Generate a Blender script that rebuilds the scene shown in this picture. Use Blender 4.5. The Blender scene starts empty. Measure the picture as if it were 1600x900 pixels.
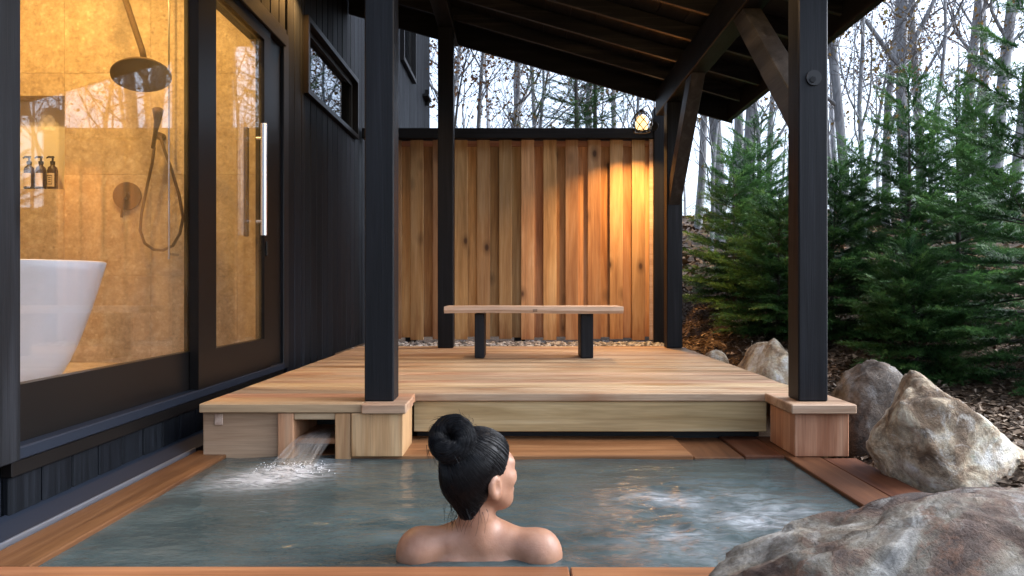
import bpy, bmesh, math, random
import numpy as np
from mathutils import Vector, Matrix, noise as mnoise

R = math.radians
sc = bpy.context.scene
col = sc.collection
rng = random.Random(7)
nrg = np.random.default_rng(11)

# ------------------------------------------------------------------ camera
F_PX, VX, VY = 1150.0, 812.0, 450.0
cd = bpy.data.cameras.new('camera'); cam = bpy.data.objects.new('camera', cd); col.objects.link(cam)
cd.sensor_width = 36.0; cd.lens = 36.0 * F_PX / 1600.0
cd.shift_x = (800 - VX) / 1600.0; cd.shift_y = (VY - 450) / 1600.0
cd.clip_start = 0.05; cd.clip_end = 600
cam.location = (0, 0, 0); cam.rotation_euler = (R(90), 0, 0)
sc.camera = cam

# ------------------------------------------------------------------ sky, sun, exposure
SUN_EL, SUN_AZ = 38.0, 86.0          # azimuth clockwise from +Y (ahead): the light comes from the right
w = bpy.data.worlds.new('World'); sc.world = w; w.use_nodes = True
nt = w.node_tree; nt.nodes.clear()
sky = nt.nodes.new('ShaderNodeTexSky'); sky.sky_type = 'NISHITA'; sky.sun_disc = False
sky.sun_elevation = R(SUN_EL); sky.sun_rotation = R(SUN_AZ)
sky.air_density = 1.0; sky.dust_density = 4.0; sky.ozone_density = 1.0
hs = nt.nodes.new('ShaderNodeHueSaturation'); hs.inputs['Saturation'].default_value = 0.38
bg = nt.nodes.new('ShaderNodeBackground'); bg.inputs['Strength'].default_value = 0.15
wo = nt.nodes.new('ShaderNodeOutputWorld')
nt.links.new(sky.outputs[0], hs.inputs['Color']); tint = nt.nodes.new('ShaderNodeMix'); tint.data_type = 'RGBA'; tint.blend_type = 'MULTIPLY'; tint.inputs[0].default_value = 1.0
tint.inputs[7].default_value = (0.84, 0.94, 1.10, 1)          # cool evening overcast
nt.links.new(hs.outputs[0], tint.inputs[6]); nt.links.new(tint.outputs[2], bg.inputs['Color'])
nt.links.new(bg.outputs[0], wo.inputs['Surface'])
sd = bpy.data.lights.new('sun', 'SUN'); sd.energy = 0.5; sd.angle = R(30); sd.color = (1.0, 0.95, 0.9)
sun = bpy.data.objects.new('sun', sd); col.objects.link(sun)
az, el = R(SUN_AZ), R(SUN_EL)
sdir = Vector((math.sin(az) * math.cos(el), math.cos(az) * math.cos(el), math.sin(el)))
sun.rotation_euler = sdir.to_track_quat('Z', 'Y').to_euler(); sun.location = sdir * 30
vs = sc.view_settings; vs.view_transform = 'Standard'; vs.look = 'None'; vs.gamma = 1.0
vs.use_curve_mapping = False; vs.exposure = 1.85
cy = sc.cycles
cy.use_denoising = True
try:
    cy.denoiser = 'OPENIMAGEDENOISE'; cy.denoising_input_passes = 'RGB_ALBEDO_NORMAL'
except Exception:
    pass
cy.max_bounces = 8; cy.diffuse_bounces = 4; cy.glossy_bounces = 4; cy.transparent_max_bounces = 12
cy.sample_clamp_indirect = 6.0
cy.caustics_reflective = False; cy.caustics_refractive = False


def P(x, y, d):
    """pixel of the 1600x900 photograph + distance -> world point"""
    return Vector(((x - VX) * d / F_PX, d, (VY - y) * d / F_PX))


# ------------------------------------------------------------------ object helpers
WPOS = {}


def link(o, parent=None, loc=(0, 0, 0), rot=None):
    col.objects.link(o)
    loc = Vector(loc); WPOS[o.name] = loc
    if parent is not None:
        o.parent = parent; o.location = loc - WPOS[parent.name]
    else:
        o.location = loc
    if rot is not None: o.rotation_euler = rot
    return o


def tag(o, label, cat, group=None):
    o['label'] = label; o['category'] = cat
    if group: o['group'] = group
    return o


def kind(o, k, label=None, cat=None):
    o['kind'] = k
    if label: o['label'] = label
    if cat: o['category'] = cat
    return o


def empty(name, loc, label, cat, group=None):
    o = bpy.data.objects.new(name, None); link(o, None, loc)
    o.empty_display_size = 0.05
    return tag(o, label, cat, group)


def mesh_np(name, V, Fc, smooth=False):
    """V (n,3), Fc list of faces or an (m,k) array"""
    me = bpy.data.meshes.new(name)
    V = np.asarray(V, dtype=np.float32)
    if isinstance(Fc, np.ndarray):
        m, k = Fc.shape
        me.vertices.add(len(V)); me.vertices.foreach_set('co', V.ravel())
        me.loops.add(m * k); me.loops.foreach_set('vertex_index', Fc.astype(np.int32).ravel())
        me.polygons.add(m)
        me.polygons.foreach_set('loop_start', np.arange(0, m * k, k, dtype=np.int32))
        me.update(calc_edges=True)
    else:
        me.from_pydata([tuple(v) for v in V], [], Fc); me.update()
    if smooth:
        me.polygons.foreach_set('use_smooth', np.ones(len(me.polygons), dtype=bool))
    me.validate()
    return me


def obj(name, me, mat, parent=None, loc=(0, 0, 0), rot=None):
    o = bpy.data.objects.new(name, me)
    if mat is not None and len(me.materials) == 0: me.materials.append(mat)
    return link(o, parent, loc, rot)


BOXC = {}


def box_mesh(sx, sy, sz, bev=0.003, key=None):
    k = (round(sx, 4), round(sy, 4), round(sz, 4), bev, key)
    if k in BOXC: return BOXC[k]
    bm = bmesh.new(); bmesh.ops.create_cube(bm, size=1.0)
    for v in bm.verts: v.co = Vector((v.co.x * sx, v.co.y * sy, v.co.z * sz))
    if bev > 0:
        bmesh.ops.bevel(bm, geom=list(bm.edges), offset=bev, segments=1, affect='EDGES', profile=0.5)
    me = bpy.data.meshes.new('board_mesh'); bm.to_mesh(me); bm.free()
    BOXC[k] = me
    return me


def box(name, x0, x1, y0, y1, z0, z1, mat, parent=None, bev=0.003, rot=None):
    me = box_mesh(abs(x1 - x0), abs(y1 - y0), abs(z1 - z0), bev, mat.name)
    return obj(name, me, mat, parent, ((x0 + x1) / 2, (y0 + y1) / 2, (z0 + z1) / 2), rot)


class MB:
    """collects boxes / tubes / lathes into ONE mesh"""
    def __init__(s): s.v = []; s.f = []

    def box(s, x0, x1, y0, y1, z0, z1):
        b = len(s.v)
        for z in (z0, z1):
            s.v += [(x0, y0, z), (x1, y0, z), (x1, y1, z), (x0, y1, z)]
        s.f += [tuple(b + i for i in q) for q in
                ((3, 2, 1, 0), (4, 5, 6, 7), (0, 1, 5, 4), (1, 2, 6, 5), (2, 3, 7, 6), (3, 0, 4, 7))]
        return s

    def prism(s, poly, axis, a0, a1):
        """extrude 2-D polygon (in the two other axes, order xyz) along axis"""
        b = len(s.v); n = len(poly)
        for a in (a0, a1):
            for p in poly:
                q = [p[0], p[1]]; q.insert(axis, a); s.v.append(tuple(q))
        s.f.append(tuple(b + i for i in range(n))); s.f.append(tuple(b + n + i for i in reversed(range(n))))
        for i in range(n):
            j = (i + 1) % n
            s.f.append((b + i, b + n + i, b + n + j, b + j))
        return s

    def tube(s, pts, rad, n=6, cap=True):
        pts = [Vector(p) for p in pts]
        if not isinstance(rad, (list, tuple)): rad = [rad] * len(pts)
        b0 = len(s.v); up = None
        for i, p in enumerate(pts):
            t = (pts[min(i + 1, len(pts) - 1)] - pts[max(i - 1, 0)])
            if t.length < 1e-9: t = Vector((0, 0, 1))
            t.normalize()
            if up is None:
                up = t.orthogonal().normalized()
            up = (up - t * up.dot(t))
            if up.length < 1e-6: up = t.orthogonal()
            up.normalize(); sd_ = t.cross(up)
            for k in range(n):
                a = 2 * math.pi * k / n
                q = p + (up * math.cos(a) + sd_ * math.sin(a)) * rad[i]
                s.v.append((q.x, q.y, q.z))
        for i in range(len(pts) - 1):
            for k in range(n):
                a = b0 + i * n + k; b = b0 + i * n + (k + 1) % n
                s.f.append((a, b, b + n, a + n))
        if cap:
            s.f.append(tuple(b0 + k for k in reversed(range(n))))
            e = b0 + (len(pts) - 1) * n
            s.f.append(tuple(e + k for k in range(n)))
        return s

    def lathe(s, prof, n=24, sx=1.0, sy=1.0, c=(0, 0, 0)):
        b0 = len(s.v)
        for (r, z) in prof:
            for k in range(n):
                a = 2 * math.pi * k / n
                s.v.append((c[0] + r * sx * math.cos(a), c[1] + r * sy * math.sin(a), c[2] + z))
        for i in range(len(prof) - 1):
            for k in range(n):
                a = b0 + i * n + k; b = b0 + i * n + (k + 1) % n
                s.f.append((a, b, b + n, a + n))
        s.f.append(tuple(b0 + k for k in reversed(range(n))))
        e = b0 + (len(prof) - 1) * n
        s.f.append(tuple(e + k for k in range(n)))
        return s

    def build(s, name, mat, parent=None, loc=(0, 0, 0), rot=None, smooth=False, bev=0):
        L = Vector(loc)
        me = bpy.data.meshes.new(name)
        me.from_pydata([(Vector(v) - L) if rot is None else Vector(v) for v in s.v], [], s.f)
        if smooth: me.polygons.foreach_set('use_smooth', np.ones(len(me.polygons), dtype=bool))
        me.update()
        bm = bmesh.new(); bm.from_mesh(me)
        bmesh.ops.recalc_face_normals(bm, faces=bm.faces)
        if bev: bmesh.ops.bevel(bm, geom=list(bm.edges), offset=bev, segments=1, affect='EDGES')
        bm.to_mesh(me); bm.free()
        return obj(name, me, mat, parent, loc, rot)


# ------------------------------------------------------------------ materials
def new_mat(name):
    m = bpy.data.materials.new(name); m.use_nodes = True
    n = m.node_tree.nodes; b = n['Principled BSDF']
    return m, n, m.node_tree.links, b


def plain(name, c, rough=0.5, metal=0.0, spec=0.5, emit=None, es=0.0):
    m, n, l, b = new_mat(name)
    b.inputs['Base Color'].default_value = (*c, 1); b.inputs['Roughness'].default_value = rough
    b.inputs['Metallic'].default_value = metal; b.inputs['Specular IOR Level'].default_value = spec
    if emit:
        b.inputs['Emission Color'].default_value = (*emit, 1); b.inputs['Emission Strength'].default_value = es
    return m


def ramp(n, stops):
    r = n.new('ShaderNodeValToRGB'); e = r.color_ramp.elements
    while len(e) < len(stops): e.new(0.5)
    for i, (p, c) in enumerate(stops):
        e[i].position = p; e[i].color = (*c, 1) if len(c) == 3 else c
    return r


def mixc(n, l, fac, a, b, mode='MIX'):
    m = n.new('ShaderNodeMix'); m.data_type = 'RGBA'; m.blend_type = mode
    for k, v in ((0, fac), (6, a), (7, b)):
        if hasattr(v, 'is_linked') or hasattr(v, 'links'):
            l.new(v, m.inputs[k])
        elif k == 0: m.inputs[0].default_value = v
        else: m.inputs[k].default_value = (*v, 1)
    return m.outputs[2]


def math_n(n, l, op, a, b=None, clamp=False):
    m = n.new('ShaderNodeMath'); m.operation = op; m.use_clamp = clamp
    for k, v in ((0, a), (1, b)):
        if v is None: continue
        if hasattr(v, 'links'): l.new(v, m.inputs[k])
        else: m.inputs[k].default_value = v
    return m.outputs[0]


def noise_n(n, l, vec, scale, detail=5, rough=0.55, dist=0.0):
    t = n.new('ShaderNodeTexNoise'); t.inputs['Scale'].default_value = scale
    t.inputs['Detail'].default_value = detail; t.inputs['Roughness'].default_value = rough
    t.inputs['Distortion'].default_value = dist
    l.new(vec, t.inputs['Vector'])
    return t.outputs['Fac']


def mapping(n, l, vec, scale=(1, 1, 1), loc=(0, 0, 0)):
    m = n.new('ShaderNodeMapping'); m.inputs['Scale'].default_value = scale; m.inputs['Location'].default_value = loc
    l.new(vec, m.inputs['Vector']); return m.outputs[0]


def wood(name, c_lo, c_mid, c_hi, axis=0, rough=0.6, knots=0.0, vary=0.25, hue=0.02, bump=0.25, across=22.0,
         stain=None, spec=0.35, knot_col=(0.05, 0.018, 0.006), fine=1.0, thin=None, damp=None):
    """timber with grain along a local axis; every board differs through Object Info random"""
    m, n, l, b = new_mat(name)
    tc = n.new('ShaderNodeTexCoord'); oi = n.new('ShaderNodeObjectInfo')
    off = n.new('ShaderNodeVectorMath'); off.operation = 'MULTIPLY'
    cmb = n.new('ShaderNodeCombineXYZ')
    for k, f in enumerate((37.0, 61.0, 23.0)):
        l.new(math_n(n, l, 'MULTIPLY', oi.outputs['Random'], f), cmb.inputs[k])
    add = n.new('ShaderNodeVectorMath'); add.operation = 'ADD'
    l.new(tc.outputs['Object'], add.inputs[0]); l.new(cmb.outputs[0], add.inputs[1])
    v = add.outputs[0]
    def sca(a, c):
        q = [c, c, c]; q[axis] = a; return tuple(q)
    v1 = mapping(n, l, v, sca(1.1, across))
    g1 = noise_n(n, l, v1, 1.0, 4, 0.6, 0.6)
    v2 = mapping(n, l, v, sca(5.0, across * 9))
    g2 = noise_n(n, l, v2, 1.0, 3, 0.6, 0.2)
    v3 = mapping(n, l, v, sca(1.6, 3.5))
    g3 = noise_n(n, l, v3, 1.0, 3, 0.5)
    cr = ramp(n, [(0.28, c_lo), (0.5, c_mid), (0.72, c_hi)])
    l.new(g1, cr.inputs[0])
    c = mixc(n, l, 0.35 * fine, cr.outputs[0], g2, 'OVERLAY')
    c = mixc(n, l, 0.35, c, g3, 'OVERLAY')
    height = math_n(n, l, 'ADD', math_n(n, l, 'MULTIPLY', g1, 0.5), math_n(n, l, 'MULTIPLY', g2, 0.6))
    if knots > 0:
        ks = list(sca(2.9, 5.2))
        if thin is not None: ks[thin] = 0.02
        vk = mapping(n, l, v, tuple(ks))
        vo = n.new('ShaderNodeTexVoronoi'); vo.inputs['Scale'].default_value = 1.0
        l.new(vk, vo.inputs['Vector'])
        vn = n.new('ShaderNodeVectorMath'); vn.operation = 'MULTIPLY_ADD'
        kr = ramp(n, [(0.06, (1, 1, 1)), (0.12, (0.45, 0.45, 0.45)), (0.26, (0, 0, 0))]); l.new(vo.outputs['Distance'], kr.inputs[0])
        sep = n.new('ShaderNodeSeparateColor'); l.new(vo.outputs['Color'], sep.inputs[0])
        gate = math_n(n, l, 'LESS_THAN', sep.outputs[0], knots)
        kf = math_n(n, l, 'MULTIPLY', kr.outputs[0], gate)
        c = mixc(n, l, math_n(n, l, 'MULTIPLY', kf, 0.9), c, knot_col)
    if damp:
        pn = noise_n(n, l, mapping(n, l, v, sca(1.3, 5.0)), 1.0, 4, 0.6, 0.8)
        pr = ramp(n, [(0.50, (0, 0, 0)), (0.66, (1, 1, 1))]); l.new(pn, pr.inputs[0])
        c = mixc(n, l, math_n(n, l, 'MULTIPLY', pr.outputs[0], 0.75), c, damp, 'MULTIPLY')
    if stain:
        # water stain rising from the foot of the boards (local z), uneven
        zc, span, scol = stain
        sx = n.new('ShaderNodeSeparateXYZ'); l.new(tc.outputs['Object'], sx.inputs[0])
        s = math_n(n, l, 'MULTIPLY', math_n(n, l, 'SUBTRACT', zc, sx.outputs[axis]), 1.0 / span)
        s = math_n(n, l, 'ADD', s, math_n(n, l, 'MULTIPLY', math_n(n, l, 'SUBTRACT', noise_n(n, l, mapping(n, l, v, sca(3, 14)), 1.0, 3), 0.5), 3.2), True)
        s = math_n(n, l, 'MULTIPLY', s, 0.6)
        c = mixc(n, l, s, c, scol, 'MULTIPLY')
    hsv = n.new('ShaderNodeHueSaturation'); l.new(c, hsv.inputs['Color'])
    l.new(math_n(n, l, 'ADD', math_n(n, l, 'MULTIPLY', math_n(n, l, 'SUBTRACT', oi.outputs['Random'], 0.5), hue * 2), 0.5), hsv.inputs['Hue'])
    rv = math_n(n, l, 'FRACT', math_n(n, l, 'MULTIPLY', oi.outputs['Random'], 17.31))
    l.new(math_n(n, l, 'ADD', math_n(n, l, 'MULTIPLY', math_n(n, l, 'SUBTRACT', rv, 0.5), vary * 2), 1.0), hsv.inputs['Value'])
    l.new(hsv.outputs[0], b.inputs['Base Color'])
    rr = math_n(n, l, 'ADD', math_n(n, l, 'MULTIPLY', math_n(n, l, 'SUBTRACT', g3, 0.5), 0.35), rough, True)
    l.new(rr, b.inputs['Roughness']); b.inputs['Specular IOR Level'].default_value = spec
    bp = n.new('ShaderNodeBump'); bp.inputs['Strength'].default_value = bump; bp.inputs['Distance'].default_value = 0.004
    l.new(height, bp.inputs['Height']); l.new(bp.outputs[0], b.inputs['Normal'])
    return m


DK_LO, DK_MID, DK_HI = (0.0042, 0.0044, 0.0052), (0.0072, 0.0076, 0.0092), (0.015, 0.0158, 0.019)
M = {}
for a_, nm in ((0, 'x'), (1, 'y'), (2, 'z')):
    M['dark_' + nm] = wood('charcoal_stained_timber_' + nm, DK_LO, DK_MID, DK_HI, a_, 0.5, 0.12, 0.15, 0.01, 0.35, 26, spec=0.2, knot_col=(0.002, 0.002, 0.0025))
M['siding'] = wood('charcoal_siding', (0.0042, 0.0048, 0.0064), (0.0072, 0.0085, 0.0115), (0.015, 0.0175, 0.023), 2, 0.6, 0.0, 0.3, 0.01, 0.4, 40, spec=0.09)
M['fence'] = wood('cedar_fence_board', (0.36, 0.185, 0.072), (0.52, 0.305, 0.135), (0.63, 0.425, 0.225), 2, 0.6, 0.50, 0.34, 0.012, 0.3, 16,
                  stain=(-0.72, 0.25, (0.50, 0.26, 0.14)), knot_col=(0.045, 0.016, 0.007), thin=1)
M['fence_dk'] = wood('cedar_heartwood_board', (0.29, 0.135, 0.052), (0.46, 0.25, 0.108), (0.58, 0.37, 0.185), 2, 0.62, 0.60, 0.3, 0.012, 0.3, 14,
                     stain=(-0.72, 0.25, (0.50, 0.26, 0.14)), knot_col=(0.035, 0.013, 0.006), thin=1)
M['deck'] = wood('cypress_deck_board', (0.24, 0.145, 0.080), (0.40, 0.275, 0.170), (0.51, 0.39, 0.27), 0, 0.5, 0.05, 0.2, 0.012, 0.25, 20, spec=0.4, thin=2, damp=(0.60, 0.36, 0.22))
M['deck_y'] = wood('cypress_board_lengthwise', (0.30, 0.185, 0.125), (0.43, 0.305, 0.225), (0.56, 0.43, 0.33), 1, 0.5, 0.05, 0.14, 0.012, 0.25, 20)
M['deck_lamp_warm'] = wood('cypress_deck_lamp_warm', (0.33, 0.15, 0.07), (0.47, 0.25, 0.125), (0.58, 0.36, 0.21), 0, 0.5, 0.06, 0.16, 0.015, 0.25, 20)  # deck wood with the lamp's orange glow put into its colour
M['green'] = wood('green_treated_fascia', (0.31, 0.21, 0.09), (0.46, 0.335, 0.165), (0.54, 0.43, 0.25), 0, 0.65, 0.3, 0.05, 0.0, 0.2, 14, knot_col=(0.10, 0.06, 0.02), thin=1)
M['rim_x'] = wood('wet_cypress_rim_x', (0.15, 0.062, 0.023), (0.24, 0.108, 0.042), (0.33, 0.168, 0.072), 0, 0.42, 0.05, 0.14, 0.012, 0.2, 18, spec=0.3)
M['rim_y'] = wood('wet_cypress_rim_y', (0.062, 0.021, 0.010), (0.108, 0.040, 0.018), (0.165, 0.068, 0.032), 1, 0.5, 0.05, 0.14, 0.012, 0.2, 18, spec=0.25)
M['block'] = wood('cypress_block', (0.29, 0.135, 0.06), (0.43, 0.235, 0.12), (0.54, 0.345, 0.20), 2, 0.55, 0.0, 0.12, 0.012, 0.2, 16,
                  stain=(-0.05, 0.08, (0.55, 0.40, 0.28)))
M['spout'] = wood('weathered_spout_board', (0.28, 0.175, 0.10), (0.39, 0.26, 0.155), (0.48, 0.345, 0.225), 0, 0.6, 0.05, 0.08, 0.01, 0.2, 14)
M['bench'] = wood('bench_plank', (0.40, 0.27, 0.18), (0.53, 0.38, 0.27), (0.62, 0.48, 0.36), 0, 0.5, 0.05, 0.06, 0.01, 0.2, 18)
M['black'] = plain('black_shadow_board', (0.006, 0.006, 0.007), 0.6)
M['frame'] = plain('dark_bronze_aluminium', (0.0065, 0.0055, 0.0052), 0.38, 0.0, 0.2)
M['sill'] = plain('blue_grey_metal_flashing', (0.011, 0.015, 0.024), 0.5, 0.0, 0.25)
M['edge'] = plain('bare_metal_edge', (0.45, 0.48, 0.55), 0.35, 0.9)
M['steel'] = plain('brushed_steel', (0.55, 0.56, 0.60), 0.25, 1.0)
M['blackmetal'] = plain('matt_black_metal', (0.012, 0.011, 0.010), 0.4, 0.5)
M['shower'] = plain('dark_bronze_shower_metal', (0.085, 0.052, 0.030), 0.75, 0.0, 0.2)
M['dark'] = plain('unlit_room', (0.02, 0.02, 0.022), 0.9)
M['plaster'] = plain('white_plaster', (0.7, 0.66, 0.58), 0.8)
M['tub'] = plain('matt_white_tub', (0.62, 0.63, 0.68), 0.4)
M['amber'] = plain('amber_bottle_glass', (0.035, 0.016, 0.008), 0.35, 0, 0.25)
M['paper'] = plain('cream_label_paper', (0.62, 0.5, 0.34), 0.7)
M['roofing'] = plain('dark_roof_sheet', (0.012, 0.012, 0.013), 0.5)


def glass_mat(name, ior, tint=(1, 1, 1), rough=0.0, mist=0.0):
    m, n, l, b = new_mat(name); n.remove(b)
    out = n['Material Output']
    tr = n.new('ShaderNodeBsdfTransparent'); tr.inputs[0].default_value = (*tint, 1)
    gl = n.new('ShaderNodeBsdfGlossy'); gl.inputs['Roughness'].default_value = rough
    fr = n.new('ShaderNodeFresnel'); fr.inputs['IOR'].default_value = ior
    mx = n.new('ShaderNodeMixShader')
    g = n.new('ShaderNodeNewGeometry')          # same reflectance on the way in and out of the sheet
    iv = n.new('ShaderNodeMix'); iv.data_type = 'FLOAT'; l.new(g.outputs['Backfacing'], iv.inputs[0])
    iv.inputs[2].default_value = ior; iv.inputs[3].default_value = 1.0 / ior; l.new(iv.outputs[0], fr.inputs['IOR'])
    l.new(fr.outputs[0], mx.inputs[0]); l.new(tr.outputs[0], mx.inputs[1]); l.new(gl.outputs[0], mx.inputs[2])
    res = mx.outputs[0]
    if mist > 0:                                   # condensation, thicker low on the pane
        tc = n.new('ShaderNodeTexCoord'); g1 = noise_n(n, l, mapping(n, l, tc.outputs['Object'], (1, 1, 1.6)), 1.6, 5, 0.6, 0.4)
        r = ramp(n, [(0.35, (0.2, 0.2, 0.2)), (0.7, (1, 1, 1))]); l.new(g1, r.inputs[0])
        tl = n.new('ShaderNodeBsdfTranslucent'); tl.inputs[0].default_value = (0.9, 0.9, 0.9, 1)
        m2 = n.new('ShaderNodeMixShader'); l.new(math_n(n, l, 'MULTIPLY', r.outputs[0], mist), m2.inputs[0])
        l.new(res, m2.inputs[1]); l.new(tl.outputs[0], m2.inputs[2]); res = m2.outputs[0]
    l.new(res, out.inputs['Surface'])
    return m


M['glass'] = glass_mat('door_glass', 1.6, mist=0.075)
M['glass_win'] = glass_mat('window_glass', 3.2, (0.7, 0.75, 0.8))


def tile_mat():
    m, n, l, b = new_mat('travertine_tile')
    tc = n.new('ShaderNodeTexCoord'); oi = n.new('ShaderNodeObjectInfo')
    cmb = n.new('ShaderNodeCombineXYZ')
    for k, f in enumerate((37.0, 61.0, 23.0)): l.new(math_n(n, l, 'MULTIPLY', oi.outputs['Random'], f), cmb.inputs[k])
    add = n.new('ShaderNodeVectorMath'); add.operation = 'ADD'
    l.new(tc.outputs['Object'], add.inputs[0]); l.new(cmb.outputs[0], add.inputs[1]); v = add.outputs[0]
    g1 = noise_n(n, l, v, 17.0, 8, 0.7, 0.3); g2 = noise_n(n, l, v, 55.0, 4, 0.65)
    vo = n.new('ShaderNodeTexVoronoi'); vo.inputs['Scale'].default_value = 30.0; l.new(v, vo.inputs['Vector'])
    cr = ramp(n, [(0.3, (0.33, 0.24, 0.155)), (0.52, (0.46, 0.36, 0.25)), (0.74, (0.60, 0.51, 0.39))]); l.new(g1, cr.inputs[0])
    peb = ramp(n, [(0.0, (1, 1, 1)), (0.22, (0.6, 0.6, 0.6)), (0.3, (0, 0, 0))]); l.new(vo.outputs['Distance'], peb.inputs[0])
    sep = n.new('ShaderNodeSeparateColor'); l.new(vo.outputs['Color'], sep.inputs[0])
    f1 = math_n(n, l, 'MULTIPLY', math_n(n, l, 'GREATER_THAN', sep.outputs[0], 0.72), peb.outputs[0])
    c = mixc(n, l, math_n(n, l, 'MULTIPLY', f1, 0.6), cr.outputs[0], (0.68, 0.57, 0.42))
    f2 = math_n(n, l, 'MULTIPLY', math_n(n, l, 'LESS_THAN', sep.outputs[1], 0.14), peb.outputs[0])
    c = mixc(n, l, math_n(n, l, 'MULTIPLY', f2, 0.6), c, (0.20, 0.12, 0.06))
    c = mixc(n, l, 0.5, c, g2, 'OVERLAY')
    l.new(c, b.inputs['Base Color']); b.inputs['Roughness'].default_value = 0.55
    bp = n.new('ShaderNodeBump'); bp.inputs['Strength'].default_value = 0.2; bp.inputs['Distance'].default_value = 0.003
    l.new(g2, bp.inputs['Height']); l.new(bp.outputs[0], b.inputs['Normal'])
    return m


M['tile'] = tile_mat()


def rock_mat(name, ca, cb, cc, cd_, s=1.0, rust=0.0, rust_col=(0.17, 0.075, 0.042)):
    m, n, l, b = new_mat(name)
    tc = n.new('ShaderNodeTexCoord'); oi = n.new('ShaderNodeObjectInfo')
    cmb = n.new('ShaderNodeCombineXYZ')
    for k, f in enumerate((17.0, 11.0, 23.0)): l.new(math_n(n, l, 'MULTIPLY', oi.outputs['Random'], f), cmb.inputs[k])
    add = n.new('ShaderNodeVectorMath'); add.operation = 'ADD'
    l.new(tc.outputs['Object'], add.inputs[0]); l.new(cmb.outputs[0], add.inputs[1]); v = add.outputs[0]
    g1 = noise_n(n, l, v, 3.6 * s, 8, 0.62, 1.2); g2 = noise_n(n, l, v, 11 * s, 8, 0.68, 0.8)
    g3 = noise_n(n, l, v, 60 * s, 5, 0.7); g4 = noise_n(n, l, v, 6.0 * s, 9, 0.7, 1.5)
    cr = ramp(n, [(0.38, ca), (0.47, cb), (0.54, cc), (0.64, cd_)]); l.new(g1, cr.inputs[0])
    r2 = ramp(n, [(0.36, (0.16, 0.16, 0.16)), (0.5, (0.5, 0.5, 0.5)), (0.66, (0.86, 0.86, 0.86))]); l.new(g2, r2.inputs[0])
    c = mixc(n, l, 0.75, cr.outputs[0], r2.outputs[0], 'OVERLAY')
    li = ramp(n, [(0.55, (0, 0, 0)), (0.63, (1, 1, 1))]); l.new(g4, li.inputs[0])
    c = mixc(n, l, math_n(n, l, 'MULTIPLY', li.outputs[0], 0.55), c, cd_)
    ru = ramp(n, [(0.515, (0, 0, 0)), (0.55, (1, 1, 1))]); l.new(noise_n(n, l, v, 2.6 * s, 10, 0.72, 1.0), ru.inputs[0])
    c = mixc(n, l, math_n(n, l, 'MULTIPLY', ru.outputs[0], rust), c, rust_col)
    sp = ramp(n, [(0.36, (1, 1, 1)), (0.43, (0, 0, 0))]); l.new(noise_n(n, l, v, 24 * s, 6, 0.7), sp.inputs[0])
    c = mixc(n, l, math_n(n, l, 'MULTIPLY', sp.outputs[0], 0.55 if rust > 0.5 else 0.2), c, (0.05, 0.038, 0.03))
    c = mixc(n, l, 0.6, c, g3, 'OVERLAY')
    vo = n.new('ShaderNodeTexVoronoi'); vo.feature = 'DISTANCE_TO_EDGE'; vo.inputs['Scale'].default_value = 5.0 * s
    nv = n.new('ShaderNodeVectorMath'); nv.operation = 'ADD'
    tn = n.new('ShaderNodeTexNoise'); tn.inputs['Scale'].default_value = 7 * s; l.new(v, tn.inputs['Vector'])
    l.new(v, nv.inputs[0]); l.new(tn.outputs['Color'], nv.inputs[1]); l.new(nv.outputs[0], vo.inputs['Vector'])
    ck = ramp(n, [(0.0, (1, 1, 1)), (0.03, (0, 0, 0))]); l.new(vo.outputs['Distance'], ck.inputs[0])
    c = mixc(n, l, math_n(n, l, 'MULTIPLY', ck.outputs[0], 0.12), c, (0.06, 0.045, 0.035))
    l.new(c, b.inputs['Base Color']); b.inputs['Roughness'].default_value = 0.75
    g5 = noise_n(n, l, v, 28 * s, 8, 0.75)
    h = math_n(n, l, 'ADD', math_n(n, l, 'MULTIPLY', g2, 0.8), math_n(n, l, 'MULTIPLY', g3, 0.3))
    h = math_n(n, l, 'ADD', h, math_n(n, l, 'MULTIPLY', g5, 0.6))
    h = math_n(n, l, 'SUBTRACT', h, math_n(n, l, 'MULTIPLY', ck.outputs[0], 0.05))
    bp = n.new('ShaderNodeBump'); bp.inputs['Strength'].default_value = 0.9; bp.inputs['Distance'].default_value = 0.035
    l.new(h, bp.inputs['Height']); l.new(bp.outputs[0], b.inputs['Normal'])
    return m


M['rock_a'] = rock_mat('rusty_boulder', (0.055, 0.028, 0.018), (0.125, 0.076, 0.050), (0.19, 0.16, 0.118), (0.38, 0.36, 0.32), 1.0, 0.72, (0.165, 0.075, 0.038))
M['rock_b'] = rock_mat('pale_boulder', (0.20, 0.13, 0.075), (0.45, 0.35, 0.23), (0.58, 0.50, 0.37), (0.68, 0.64, 0.56), 1.3, 0.35, (0.34, 0.21, 0.11))
M['rock_c'] = rock_mat('brown_grey_boulder', (0.075, 0.052, 0.036), (0.125, 0.092, 0.066), (0.18, 0.15, 0.12), (0.26, 0.24, 0.22), 1.3)


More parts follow.
